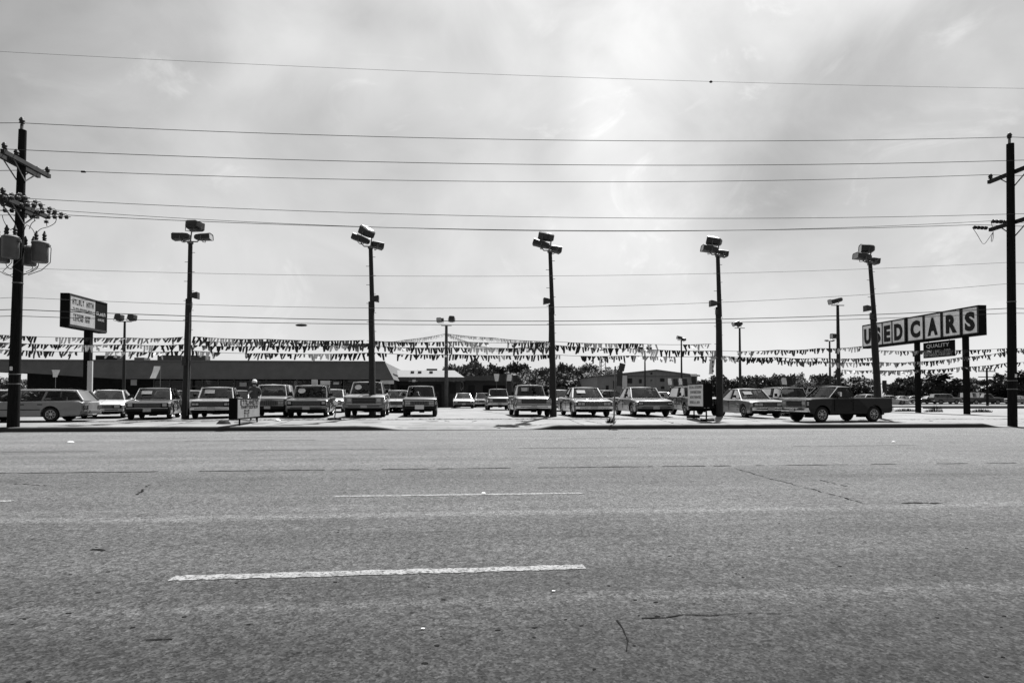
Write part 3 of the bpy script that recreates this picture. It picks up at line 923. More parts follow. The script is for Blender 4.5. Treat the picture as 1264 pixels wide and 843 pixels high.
def big_lamp(px0, top, label, style, rad=.14, Y=29.4, speaker=1, sy=366, split=.36):
    b = Vector((ax(px0, Y), Y, 0)); b.z = gz(b.x, Y); t = at(top[0], top[1], Y)
    r = empty('lamp_pole', b, 0, label, 'lamp pole', 'tall flood lamp poles along the street front')
    T = t - b; n = 9; rd = random.Random(int(px0))
    m = MB(); pts = []
    for i in range(n + 1):
        k = i / n; w = math.sin(k * math.pi) * rd.uniform(-.02, .02)
        pts.append(T * (k * .68) + Vector((w, 0, 0)))
    pts[0].z -= .2
    m.tube(pts, [rad * (1.18 - .25 * i / n) for i in range(n + 1)], 12); m.build('pole', 'lamp_pole', r, smooth=50)
    u = MB(); u.tube([T * .62 + Vector((.05, -.03, 0)), T * 1.0 + Vector((0, -.0, 0))], [rad * .80, rad * .66], 10); u.build('upper_pole', 'lamp_pole', r, smooth=50)
    c = MB().lathe([(rad * .95, -.04), (rad * .95, .05), (rad * .5, .09)], T, 10); c.build('cap', 'steel', r)
    for i in range(10):
        z = T.z * (.45 + .055 * i); s = 1 if i % 2 else -1; q = T * (z / T.z)
        MB().bar(q + Vector((s * .07, 0, 0)), q + Vector((s * .22, 0, 0)), .02).build('step_peg', 'steel', r)
    arm = MB().tube([T + Vector((-.45, 0, .22)), T + Vector((-.3, 0, .06)), T + Vector((.3, 0, .06)), T + Vector((.45, 0, .22))], .028, 6)
    arm.tube([T, T + Vector((.05, 0, .55))], .03, 6); arm.build('bracket', 'steel', r)
    if style == 0:
        lamp_head(r, T + Vector((-.42, .1, .30)), math.pi, R(-2), .78, .5, .34)
        lamp_head(r, T + Vector((.52, .1, .30)), 0, R(4), .78, .5, .30)
        lamp_head(r, T + Vector((.12, .05, .83)), R(80), R(-6), .6, .72, .44)
    else:
        k = style
        lamp_head(r, T + Vector((-.42, -.06, .30 + .04 * k[2])), math.pi - R(k[0]), R(k[1]), .86, .5, .32)
        lamp_head(r, T + Vector((.26, .22, .18)), R(k[3]), R(-8), .62, .5, .32)
        lamp_head(r, T + Vector((-.14, .02, .72)), math.pi - R(k[4]), R(k[5]), .70, .58, .44)
    if speaker:
        q = T * ((at(top[0], sy, Y).z - b.z) / T.z)
        s = MB().lathe([(.12, 0), (.17, .12), (.22, .32), (.20, .34)], (0, 0, 0), 4)
        M = Matrix.Translation(q + Vector((speaker * .1, -.04, 0))) @ Matrix.Rotation(0 if speaker > 0 else math.pi, 4, 'Z') @ Matrix.Rotation(math.pi / 2, 4, 'Y') @ Matrix.Rotation(math.pi / 4, 4, 'Z')
        s.v = [tuple(M @ Vector(v)) for v in s.v]; s.build('loudspeaker', 'lamp_head', r, bevel=.01)
        MB().box(q + Vector((speaker * .09, -.05, -.42)), (.14, .14, .26)).build('junction_box', 'lamp_head', r, bevel=.01)
    MB().tube([T * .02 + Vector((rad * .9, -rad * .8, 0)), T * .6 + Vector((rad * .75, -rad * .7, 0))], .025, 6).build('conduit', 'steel', r)
    MB().box((0, -rad - .05, 2.6), (.16, .1, .4)).build('switch_box', 'lamp_head', r) if style == 0 else None
    return r


big_lamp(229, (235, 300), 'leftmost tall lamp pole with heads spread to both sides and one on top', 0, speaker=1, sy=365)
big_lamp(460, (457.5, 306), 'tall lamp pole standing before the large light pickup left of centre', (18, 22, 2, 20, 40, 30), speaker=.2, sy=369)
big_lamp(683, (679, 311), 'tall lamp pole near the picture centre between a pickup and a sedan', (12, 18, 1, 10, 55, 16), speaker=-.35, sy=372)
big_lamp(888, (886, 316), 'tall lamp pole beside the white-faced portable box sign with banner', (4, 10, 0, 5, 40, 14), speaker=-1, sy=375)
big_lamp(1084, (1074, 325), 'tall lamp pole rising in front of the USED CARS sign', (2, 7, 0, 2, 20, 4), speaker=-1, sy=381)


def small_lamp(px, top, Y, heads, label, m='lamp_pole', rad=.10, speaker=None, wide=1.0):
    t = at(px, top, Y); b = Vector((t.x, Y, gz(t.x, Y))); H = t.z - b.z
    r = empty('yard_lamp', b, 0, label, 'lamp pole', 'lower lamp poles inside the yard')
    MB().tube([(0, 0, -.1), (0, 0, H * .5), (0, 0, H)], [rad * 1.3, rad * 1.1, rad * .8], 10).build('pole', m, r, smooth=50)
    MB().bar((-.5 * wide, 0, H), (.5 * wide, 0, H), .06).build('crossbar', 'steel', r)
    for dx, dz, yaw, tl, L, W, Hh in heads:
        lamp_head(r, Vector((dx, 0, H + dz)), R(yaw), R(tl), L, W, Hh)
    if speaker: lamp_head(r, Vector((-.3, 0, speaker - b.z)), R(180), 0, .5, .4, .4)
    return r


small_lamp(154, 397, 50.5, [(-.45, .35, 90, -10, .5, .62, .5), (.5, .35, 90, -10, .5, .62, .5)], 'lamp pole with two floods above the showroom fascia at left', 'lamp_pole')
small_lamp(551, 402, 60, [(-.55, .55, 235, -10, .6, .6, .5), (.5, .7, 90, -10, .6, .62, .55)], 'pale double-flood lamp pole from which pennant strings fan out', 'lamp_pole_pale', .16)
small_lamp(841, 420, 73, [(-.2, .3, 180, 10, .7, .5, .4), (.3, .1, 150, 5, .6, .5, .4)], 'thin lamp pole before the right end of the metal building')
small_lamp(796, 433, 78, [(-.5, .2, 90, 0, .5, .7, .8), (.6, .2, 90, 0, .5, .7, .8)], 'thin pole before the middle of the metal building')
small_lamp(913, 405, 57, [(-.35, .45, 180, -25, .7, .5, .4), (0, .35, 160, -30, .6, .5, .4)], 'slim lamp pole just right of the fourth tall pole', rad=.11)
small_lamp(1034, 377, 44, [(-.15, .35, 180, -14, 1.05, .5, .4)], 'single-flood lamp pole between the dark pickup and the USED CARS sign', rad=.12, speaker=at(1030, 415, 44).z)
small_lamp(1024, 421, 70, [(-.35, .06, 180, 0, .4, .3, .18), (.35, .06, 0, 0, .4, .3, .18)], 'thin T-topped lamp pole left of the single-flood pole', rad=.11)


def insulator(mb, p, s=1.0):
    mb.lathe([(.03 * s, 0), (.03 * s, .06 * s), (.075 * s, .08 * s), (.06 * s, .13 * s), (.085 * s, .16 * s), (.05 * s, .24 * s), (.02 * s, .27 * s)], p, 8)


YU = 24.05


def utility_pole(px0, pt, label, arms, rbase, rtop, transformers=False):
    b = Vector((ax(px0, YU), YU, 0)); b.z = gz(b.x, YU); t = at(pt[0], pt[1], YU)
    r = empty('utility_pole', b, 0, label, 'utility pole'); T = t - b; n = 8
    MB().tube([T * (i / n) - Vector((0, 0, .2 if i == 0 else 0)) for i in range(n + 1)], [rbase + (rtop - rbase) * i / n for i in range(n + 1)], 14).build('pole', 'wood_pole', r, smooth=50)
    for zz in (1.55, 1.9, 5.2): MB().lathe([(rbase - (rbase - rtop) * zz / T.z + .006, zz - .02), (rbase - (rbase - rtop) * zz / T.z + .012, zz), (rbase - (rbase - rtop) * zz / T.z + .006, zz + .02)], T * (zz / T.z) - Vector((0, 0, zz)), 14).build('pole_band', 'steel', r)
    MB().box(T * (2.1 / T.z) + Vector((0, -rbase - .004, 0)), (.09, .012, .14)).build('pole_tag', 'sign_white', r)
    pin = MB(); pin.bar(T + Vector((-.06, 0, -.5)), T + Vector((-.03, 0, .22)), .05, .09); pin.build('ridge_pin', 'steel', r)
    ins = MB(); insulator(ins, T + Vector((-.03, 0, .16)), 1.2); ins.build('insulator', 'porcelain', r)
    for py, hl, dbl, pins in arms:
        z = at(pt[0], py, YU).z - b.z; c = T * (z / T.z)
        for s in ((-1, 1) if dbl else (1,)):
            a = MB().bar(c + Vector((s * (rtop + .06), -hl, 0)), c + Vector((s * (rtop + .06), hl, 0)), .13, .15); a.build('crossarm', 'wood_arm', r)
            for q in (-1, 1):
                MB().bar(c + Vector((s * (rtop + .01), 0, -.62)), c + Vector((s * (rtop + .06), q * hl * .55, -.05)), .025, .04).build('arm_brace', 'steel', r)
        for y in pins:
            m = MB(); insulator(m, c + Vector((rtop + .06, y, .05)), 1.1)
            if dbl: insulator(m, c + Vector((-rtop - .06, y, .05)), 1.1)
            m.build('insulator', 'porcelain', r)
    return r, b, T


pl, bl, Tl = utility_pole(17, (28, 161), 'tall left utility pole carrying crossarms and grey transformer cans', [(203, 1.25, True, (-1.15, -.55, 1.15)), (256, 1.25, True, (-1.15, -.45, .45))], .195, .125)
pr, br, Tr = utility_pole(1249, (1247, 178), 'tall right utility pole at the street corner with two crossarms', [(212, 1.3, False, (-1.2, 1.2)), (274, 1.25, False, (-1.2,))], .175, .14)


def strain_string(parent, p, q, n=3):
    p, q = Vector(p), Vector(q); d = (q - p); m = MB(); m.tube([p, q], .012, 5)
    quat = d.to_track_quat('Z', 'Y').to_matrix().to_4x4()
    for i in range(n):
        c = p + d * ((i + .7) / (n + .4)); s = MB().lathe([(.02, -.05), (.085, -.03), (.06, .0), (.085, .03), (.02, .05)], (0, 0, 0), 8)
        M = Matrix.Translation(c) @ quat; s.v = [tuple(M @ Vector(v)) for v in s.v]; m.add(s.v, s.f)
    m.build('strain_insulator', 'porcelain', parent)


za = at(28, 256, YU).z - bl.z
for y in (-1.15, -.35, .45, 1.15):
    c = Vector((.2, y, za - .02)); strain_string(pl, c, c + Vector((.95, 0, .02)), 4); strain_string(pl, c - Vector((.3, 0, 0)), c + Vector((-1.1, 0, .02)), 3)
    strain_string(pl, c + Vector((.05, 0, -.02)), c + Vector((.1, 0, -.36)), 1)
    strain_string(pl, c + Vector((.0, .25, .18)), c + Vector((.65, .25, .2)), 2)
zb_ = at(1247, 274, YU).z - br.z
for y in (.25, 1.2):
    c = Vector((.2, y, zb_ + .06)); strain_string(pr, c, c + Vector((-.75, 0, .02)), 4)
    e = c + Vector((-.75, 0, 0)); MB().tube([e + Vector((-.35 + .35 * math.cos(t) + (t / 3.1) * .55, -(t / 3.1) * y, -.42 * math.sin(t * .86) * 1.9 - .05 * t)) for t in [3.1 * i / 14 for i in range(15)]], .011, 5).build('jumper_wire', 'wire', pr)


def transformer(px, py, dia, h, dy, label):
    p = at(px, py, YU + dy); r = empty('transformer', p, 0, label, 'transformer', 'transformer cans on the left utility pole')
    R_ = dia / 2
    MB().lathe([(R_ * .9, -h / 2), (R_, -h / 2 + .04), (R_, h / 2 - .06), (R_ * 1.06, h / 2 - .05), (R_ * 1.06, h / 2), (R_ * .8, h / 2 + .05), (.01, h / 2 + .07)], (0, 0, 0), 20).build('tank', 'transformer', r, smooth=40)
    for dx in (-.14, .14):
        MB().lathe([(.04, h / 2), (.07, h / 2 + .08), (.05, h / 2 + .12), (.075, h / 2 + .18), (.05, h / 2 + .22), (.075, h / 2 + .28), (.04, h / 2 + .36), (.02, h / 2 + .44)], (dx, 0, 0), 8).build('bushing', 'porcelain', r)
    MB().bar((0, 0, h * .2), (0 - (p.x - bl.x) * .8, -dy * .8, h * .2), .1, .06).build('hanger', 'steel', r)
    MB().tube([(R_, 0, h * .3), (R_ + .12, 0, h * .25), (R_ + .1, 0, -h * .5), (R_ - .2, 0, -h * .9), (-.4 if px > 25 else .4, 0, -h * 1.15)], .014, 5).build('drop_lead', 'wire', r)
    MB().box((R_ + .03, 0, h * .35), (.1, .1, .08)).build('lug', 'steel', r)


transformer(13, 306, .52, .76, -.45, 'grey transformer can left of the pole, the taller of the left pair')
transformer(2, 310, .5, .82, -.25, 'grey transformer can cut by the left edge of the picture')
transformer(36, 317, .46, .66, .55, 'small grey transformer can partly behind the pole on its right')
transformer(49.5, 312, .52, .72, .2, 'large grey transformer can at the far right of the pole')
for pts in ([(30, 284), (33, 278), (40, 283), (43, 289)], [(36, 283), (39, 276), (44, 272)], [(44, 289), (50, 283), (60, 280), (68, 275), (70, 267)], [(13, 284), (8, 279), (4, 271), (3, 266)], [(13, 284), (20, 280)],
            [(7, 320), (8, 328), (13, 332), (18, 329)], [(32, 336), (40, 332), (39, 328)], [(20, 331), (30, 338), (44, 333), (48, 326)], [(0, 335), (10, 340), (20, 336)]):
    P = [at(x, y, YU - .1) - bl for x, y in pts]; Q = []
    for i in range(len(P) - 1):
        for k in range(5):
            t = k / 5; p0, p1, p2, p3 = P[max(i - 1, 0)], P[i], P[i + 1], P[min(i + 2, len(P) - 1)]
            Q.append(.5 * ((2 * p1) + (-p0 + p2) * t + (2 * p0 - 5 * p1 + 4 * p2 - p3) * t * t + (-p0 + 3 * p1 - 3 * p2 + p3) * t ** 3))
    Q.append(P[-1]); MB().tube(Q, .012, 5).build('jumper_wire', 'wire', pl)


def wire(p0, p1, pm, Y0, Y1, r, label, m='wire', name='overhead_wire', ext=True):
    """sagging cable through three photo points; runs on past both ends"""
    a, b = at(*p0, Y0), at(*p1, Y1); c = at(pm[0], pm[1], (Y0 + Y1) / 2)
    t = (c.x - a.x) / (b.x - a.x); lin = a.z + (b.z - a.z) * t; sag = (c.z - lin) / (4 * t * (1 - t))
    pts = []
    for i in range(41):
        k = i / 40; p = a.lerp(b, k); p.z += sag * 4 * k * (1 - k); pts.append(p)
    if ext:
        D = b - a; s = 4 * sag
        pts = [a - D * .6 + Vector((0, 0, -.6 * .5 * abs(s) * 0 + .1))] + pts + [b + D * .5 + Vector((0, 0, .1))]
        for j in range(1, 6):
            k = j / 6; q = (a - D * .6).lerp(a, k); q.z += s * k * (1 - k) * .4; pts.insert(j, q)
        for j in range(1, 6):
            k = j / 6; q = b.lerp(b + D * .5, k); q.z += s * k * (1 - k) * .3; pts.insert(len(pts) - 1, q)
    o0 = pts[len(pts) // 2]
    w = MB().tube([p - o0 for p in pts], r, 5).build(name, m, loc=o0)
    return tag(w, label, 'cable', 'overhead cables'), pts


wire((25, 152), (1248, 169.5), (632, 172.5), YU, YU, .0115, 'topmost cable joining the tips of both utility poles')
wire((10, 184.5), (1262, 198), (632, 203), YU - 1.15, YU - 1.2, .0115, 'second cable from the top between the poles on the upper crossarms')
wire((55, 210), (1218, 216), (632, 224.5), YU + 1.15, YU + 1.2, .0115, 'third cable from the top on the far ends of the upper crossarms')
wire((11, 244), (1262, 264), (632, 267.5), YU - 1.15, YU - 1.2, .0095, 'fourth cable from the top on the near ends of the lower crossarms')
wire((68, 265), (1205, 277.5), (632, 284), YU + 1.15, YU + 1.2, .0115, 'fifth cable from the top on the far ends of the lower crossarms')
wire((60, 259), (1222, 273), (632, 284.6), YU + .45, YU + .25, .009, 'cable that merges with the fifth one as it leaves the lower crossarm')
wire((24, 331), (1246, 324), (640, 341), YU, YU, .0065, 'thin pale cable just below the flood lamp heads', 'wire_pale')
wire((22, 367), (1247, 350), (632, 380), YU, YU, .0075, 'thin pale cable crossing the tall lamp poles at mid height', 'wire_pale')
wire((20, 382), (1247, 380.5), (632, 396.5), YU, YU, .014, 'thick upper communication cable above the pennants')
wire((20, 390), (1247, 386.5), (632, 401), YU, YU, .011, 'lower communication cable above the pennants')
w0, P0 = wire((0, 64), (1264, 109.5), (632, 93), 18, 18, .0045, 'highest thin cable alone near the top of the sky', 'wire_pale')
o = MB().lathe([(.01, -.05), (.035, -.02), (.035, .02), (.01, .05)], (0, 0, 0), 8, 'X').build('cable_marker', 'porcelain', loc=at(877.5, 101.3, 18)); tag(o, 'small dark bead on the highest thin cable', 'marker')
p = at(372, 401.5, YU); o = MB().lathe([(.01, -.22), (.04, -.16), (.05, 0), (.04, .16), (.01, .22)], (0, 0, 0), 8, 'X').build('cable_splice', 'porcelain', loc=p); tag(o, 'dark sausage-shaped splice hanging on the communication cable', 'cable splice')
p = at(103, 212.2, YU + 1.15); o = MB().lathe([(.01, -.1), (.04, -.07), (.04, .07), (.01, .1)], (0, 0, 0), 8, 'X').build('cable_splice', 'porcelain', loc=p); tag(o, 'short dark splice on the third cable near the left pole', 'cable splice')


# small far utility pole
def far_pole(px, top, Y, label):
    t = at(px, top, Y); r = empty('far_utility_pole', (t.x, Y, 0), 0, label, 'utility pole')
    MB().tube([(0, 0, -.1), (0, 0, t.z)], [.17, .11], 8).build('pole', 'wood_pole', r)
    for dz in (.5, 1.3): MB().bar((-1.3, 0, t.z - dz), (1.3, 0, t.z - dz), .12).build('crossarm', 'wood_arm', r)
    for x in (-1.2, -.5, .5, 1.2):
        m = MB(); insulator(m, (x, 0, t.z - .45), 1.3); m.build('insulator', 'porcelain', r)


far_pole(1218, 454, 82, 'small distant utility pole between the USED CARS sign and the right pole')


def lattice_mast(px, top, Y):
    t = at(px, top, Y); r = empty('lattice_mast', (t.x, Y, 0), 0, 'short lattice mast behind the left end of the metal building', 'mast'); H = t.z; w = .42
    for a, b in ((-1, -1), (1, -1), (0, 1)): MB().bar((a * w, b * w, 0), (a * w, b * w, H), .09).build('mast_leg', 'steel', r)
    m = MB(); n = 14
    for i in range(n):
        z0, z1 = H * i / n, H * (i + 1) / n; c = [(-w, -w), (w, -w), (0, w)]
        for k in range(3):
            p, q = c[k], c[(k + 1) % 3]; m.bar((p[0], p[1], z0), (q[0], q[1], z1), .05)
    m.build('bracing', 'steel', r)


lattice_mast(743, 441, 92)


# ================================================================== PENNANT STRINGS
def pennants(pts, Y0, Y1, seed, label, size=.29, gapp=.115, lean=0.0, dens=.9, n_sag=0.05):
    rnd = random.Random(seed); P = []
    N = len(pts)
    for i, (x, y) in enumerate(pts): P.append(at(x, y, Y0 + (Y1 - Y0) * i / (N - 1)))
    Q = []
    for a, b in zip(P[:-1], P[1:]):
        n = max(3, int((b - a).length / .8))
        for i in range(n):
            t = i / n; q = a.lerp(b, t); q.z -= n_sag * 4 * t * (1 - t); Q.append(q)
    Q.append(P[-1]); o0 = Q[0].copy(); Q = [q - o0 for q in Q]
    r = empty('pennant_string', o0, 0, label, 'pennants', 'pennant strings over the lot')
    MB().tube(Q, .012, 4).build('cord', 'wire', r)
    MBs = {'flag_dark': MB(), 'flag_white': MB(), 'flag_mid': MB(), 'flag_pale': MB()}
    tot = 0; cols = ['flag_dark', 'flag_white', 'flag_mid', 'flag_dark', 'flag_pale', 'flag_dark', 'flag_mid']; ci, run = 0, 0
    acc = 0.0; hole = False
    for a, b in zip(Q[:-1], Q[1:]):
        L = (b - a).length; d = (b - a) / L
        while acc < L:
            p = a + d * acc; acc += gapp * rnd.uniform(.8, 1.3)
            if run <= 0: ci = rnd.randrange(len(cols)); run = rnd.randint(2, 9); hole = rnd.random() < .04
            run -= 1
            if hole or rnd.random() > dens: continue
            h = size * rnd.uniform(.5, 1.2); w = gapp * rnd.uniform(.7, 1.05)
            sw = Vector((rnd.gauss(lean, .28), rnd.gauss(0, .5), 0)); dn = (Vector((0, 0, -1)) + sw).normalized()
            e = d * w / 2; mid = p + dn * h * .55 + Vector((0, rnd.uniform(-.05, .05), 0)); tip = p + dn * h
            MBs[cols[ci]].add([p - e, p + e, mid + e * .9, mid - e * .9, tip + e * .65, tip - e * .7], [(0, 1, 2, 3), (3, 2, 4, 5)])
        acc -= L
    for k, m in MBs.items():
        if m.v:
            ob = m.build('pennants', k, r, fix=False); ob['kind'] = 'stuff'
    return r


YP = 29.3
PS = [
    ([(-60, 412), (0, 413.5), (160, 417), (226, 416)], YP, YP, 'top pennant string left of the leftmost tall lamp pole', -.35),
    ([(-60, 421), (0, 423), (160, 425.5), (229, 425)], YP, YP, 'middle pennant string left of the leftmost tall lamp pole', -.35),
    ([(-60, 429), (0, 431.5), (160, 434), (229, 433)], YP, YP, 'bottom pennant string left of the leftmost tall lamp pole', -.35),
    ([(240, 415.5), (330, 418.5), (450, 420)], YP, YP, 'top pennant string between the first and second tall lamp poles', -.1),
    ([(240, 420.5), (330, 421.5), (456, 424)], YP + .5, YP + .5, 'second pennant string between the first and second tall lamp poles', -.1),
    ([(236, 426), (330, 427), (456, 424.5)], YP, YP, 'third pennant string between the first and second tall lamp poles', -.1),
    ([(238, 433), (330, 436), (456, 435.5)], YP, YP, 'bottom pennant string between the first and second tall lamp poles', -.1),
    ([(462, 422.5), (500, 419.5), (549, 412)], YP, 60, 'pennant string rising from the second tall pole to the pale yard lamp', 0),
    ([(462, 421), (560, 421.5), (678, 422.5)], YP, YP, 'top level pennant string between the second and third tall lamp poles', 0),
    ([(462, 427), (560, 429), (678, 429)], YP, YP, 'middle level pennant string between the second and third tall lamp poles', 0),
    ([(462, 435.5), (560, 437.5), (678, 438)], YP, YP, 'bottom pennant string between the second and third tall lamp poles', 0),
    ([(553, 412), (610, 417), (678, 421.5)], 60, YP, 'upper pennant string falling from the pale yard lamp to the third tall pole', 0),
    ([(553, 412.5), (575, 421), (592, 427), (620, 429.5), (650, 428), (678, 423.5)], 60, YP, 'slack pennant string dipping from the pale yard lamp to the third tall pole', 0),
    ([(684, 421.5), (780, 424), (878, 424.5)], YP, YP, 'top pennant string between the third and fourth tall lamp poles', 0),
    ([(684, 426), (780, 430), (884, 433)], YP, YP, 'middle pennant string between the third and fourth tall lamp poles', 0),
    ([(684, 438), (780, 439), (884, 439.5)], YP, YP, 'bottom pennant string between the third and fourth tall lamp poles', 0),
    ([(892, 433), (960, 432), (1010, 430), (1064, 427.5)], YP, YP, 'top pennant string between the fourth and fifth tall lamp poles', 0),
    ([(892, 439.5), (960, 441), (1010, 442), (1078, 441.5)], YP, YP, 'middle pennant string between the fourth and fifth tall lamp poles', 0),
    ([(892, 440.5), (960, 444.5), (1010, 446), (1078, 447.5)], YP, YP + .4, 'bottom pennant string between the fourth and fifth tall lamp poles', 0),
    ([(1040, 456.5), (1080, 457), (1130, 456)], YP + 6, YP + 5, 'short low pennant string left of the far USED CARS post', 0),
    ([(1086, 432.5), (1150, 432), (1243, 430), (1330, 428)], YP, YP, 'top pennant string right of the fifth tall lamp pole', 0),
    ([(1086, 447), (1130, 446.5), (1187, 441), (1243, 434), (1330, 424)], YP, YP, 'middle pennant string rising right of the fifth tall lamp pole', 0),
    ([(1086, 457.5), (1130, 456.5), (1187, 453), (1243, 448), (1330, 441)], YP, YP, 'bottom pennant string rising right of the fifth tall lamp pole', 0),
]
for i, (pts, a, b, lab, lean) in enumerate(PS):
    pennants(pts, a, b, 100 + i, lab, lean=lean, size=.30 if pts[-1][0] < 900 else .25, dens=.97)

# ================================================================== SIGNS
def used_cars_sign():
    X = 30.95; yn, yf = y_on(1209, X), y_on(1065, X)
    zt = at(1209, 376.5, yn).z; zb = at(1209, 413.5, yn).z; th = .55
    r = empty('letter_sign', (X + th / 2, (yn + yf) / 2, gz(X, yn)), 0, 'long pale sign on posts spelling USED CARS in dark letters', 'sign')
    o = -Vector(r.location)

    def part(name, mb, m, parent=r, **k):
        ob = mb.build(name, m, parent, **k)
        if parent is r: ob.location = o
        return ob
    cab = quadbox(MB(), (X + .03, yn, zb), (X + th, yf, zt)); part('cabinet', cab, 'sign_black', bevel=.01)
    edges = [1066, 1078.5, 1090.5, 1102.5, 1118.5, 1122, 1141, 1143, 1163, 1165.5, 1187, 1189.5, 1209]
    seg = [(0, 1), (1, 2), (2, 3), (3, 4), (5, 6), (7, 8), (9, 10), (11, 12)]
    for (i, j), ch in zip(seg, 'USEDCARS'):
        ya, yb = y_on(edges[i], X), y_on(edges[j], X)
        if ch in 'USED': ya -= .02; yb += .02
        pn = part('panel', quadbox(MB(), (X - .012, yb, zb + .16), (X + .05, ya, zt - .10)), 'sign_grey')
        fr = MB()
        for p, q in (((ya, zb + .10), (ya, zt - .06)), ((yb, zb + .10), (yb, zt - .06)), ((ya, zt - .08), (yb, zt - .08)), ((ya, zb + .13), (yb, zb + .13))):
            fr.bar((X - .02, p[0], p[1]), (X - .02, q[0], q[1]), .045, .045)
        fo = fr.build('frame', 'sign_frame', pn)
        hgt = (zt - zb) * .65; wid = abs(ya - yb) * (.66 if ch in 'USED' else .62)
        M = frame((X - .03, (ya + yb) / 2 - (.0), (zt + zb) / 2 + (.0 if ch not in 'USED' else -.02)), (0, -1, 0), (0, 0, 1))
        me = text_mesh(ch, hgt, M, .012, .06, wid, 'letter'); lo = link_mesh('letter', me, 'sign_ink', pn)
    for px, pyb in ((1133, 509), (1193, 511.5)):
        y = y_on(px, X + th / 2); part('post', quadbox(MB(), (X + th / 2 - .13, y - .13, gz(X, y) - .1), (X + th / 2 + .13, y + .13, zb + .02)), 'sign_black', bevel=.015)
    # hanging lower sign
    X2 = X + .2; ya, yb = y_on(1140.5, X2), y_on(1178, X2); z1 = at(1159, 421.5, (ya + yb) / 2).z; z0 = at(1159, 440.8, (ya + yb) / 2).z
    q = empty('hanging_sign', (X2, (ya + yb) / 2, z0), 0, 'small black QUALITY sign hung between the posts below USED CARS', 'sign'); oq = -Vector(q.location)
    b = quadbox(MB(), (X2, yb, z0), (X2 + .12, ya, z1)).build('board', 'sign_black', q, bevel=.006); b.location = oq
    for y in (ya - .4, yb + .4):
        h = MB().bar((X2 + .06, y, z1), (X2 + .06, y, zb + .02), .02).build('hanger_rod', 'steel', q); h.location = oq
    W = abs(ya - yb); H = z1 - z0
    M = frame((X2 - .008, (ya + yb) / 2 + .02, z1 - H * .27), (0, -1, 0), (0, 0, 1))
    l = link_mesh('lettering', text_mesh('QUALITY', H * .28, M, .006, .004, W * .76), 'sign_pale_ink', q); l.location = oq
    rn = random.Random(3); M = frame((X2 - .006, (ya + yb) / 2, z0), (0, -1, 0), (0, 0, 1))
    s = strokes(MB(), M, -W * .46, W * .42, H * .30, H * .48, 12, rn, .3, .006, (8,)); s = strokes(s, M, -W * .46, W * .44, H * .08, H * .27, 13, rn, .25)
    s = s.build('lettering', 'sign_pale_ink', q, fix=False); s.location = oq


used_cars_sign()


def pylon_sign():
    X = -22.3; yn, yf = 38.2, y_on(130, X)
    zt, zb = at(83, 361.5, yn).z, at(83, 403.5, yn).z
    th = .5
    py = y_on(108, X - .25)
    r = empty('pylon_sign', (X - .25, py, gz(X, py)), 0, 'lit-box dealer sign with white and black panels on one dark post', 'sign'); o = -Vector(r.location)

    def part(name, mb, m, parent=r, **k):
        ob = mb.build(name, m, parent, **k)
        if parent is r: ob.location = o
        return ob
    part('cabinet', quadbox(MB(), (X - th, yn, zb), (X, yf, zt)), 'sign_black', bevel=.02)
    L = yf - yn; H = zt - zb; ym = y_on(115.6, X)
    zs = at(83, 381.5, yn).z
    A = part('panel', quadbox(MB(), (X - .02, yn + .12, zs + .02), (X + .02, ym - .02, zt - .12)), 'sign_pylon')
    B = part('panel', quadbox(MB(), (X - .02, yn + .12, zb + .18), (X + .02, ym - .02, zs - .03)), 'sign_pylon')
    C = part('panel', quadbox(MB(), (X - .02, ym + .03, zb + .18), (X + .018, yf - .06, zt - .12)), 'sign_black')
    C['label'] = 'black panel with faint pale lettering'
    fr = MB()
    for p, q in (((yn + .05, zb + .08), (yn + .05, zt - .05)), ((yf - .03, zb + .08), (yf - .03, zt - .05)), ((yn, zt - .05), (yf, zt - .05)), ((yn, zb + .07), (yf, zb + .07)), ((yn, zb + .14), (yf, zb + .14))):
        fr.bar((X + .02, p[0], p[1]), (X + .02, q[0], q[1]), .05, .05)
    part('frame', fr, 'sign_frame')
    rn = random.Random(12); w = ym - yn; M = frame((X + .021, yn, zb), (0, 1, 0), (0, 0, 1))
    s = strokes(MB(), M, .30, w - .15, H * .70, H * .86, 11, rn, .28, .006, (6,)); s.build('lettering', 'sign_ink', A, fix=False)
    s = strokes(MB(), M, .35, w - .35, H * .56, H * .61, 14, rn, .35); s.build('lettering', 'sign_ink', A, fix=False)
    s = strokes(MB(), M, .38, w - .5, H * .34, H * .42, 10, rn, .2, .006, (6,)); s = strokes(s, M, .38, w - .55, H * .22, H * .31, 10, rn, .2, .006, (6,)); s.build('lettering', 'sign_ink', B, fix=False)
    s = strokes(MB(), M, w + .10, L - .16, H * .53, H * .64, 5, rn, .2); s = strokes(s, M, w + .28, L - .3, H * .36, H * .44, 6, rn, .25); s.build('lettering', 'sign_pale_ink', C, fix=False)
    part('post', quadbox(MB(), (X - .43, py - .18, gz(X, py) - .1), (X - .07, py + .18, zb + .01)), 'sign_black', bevel=.02)
    part('post_cover', quadbox(MB(), (X - .12, py - .30, gz(X, py)), (X + .16, py - .182, at(112, 446, py).z)), 'white_trim', bevel=.01)


pylon_sign()


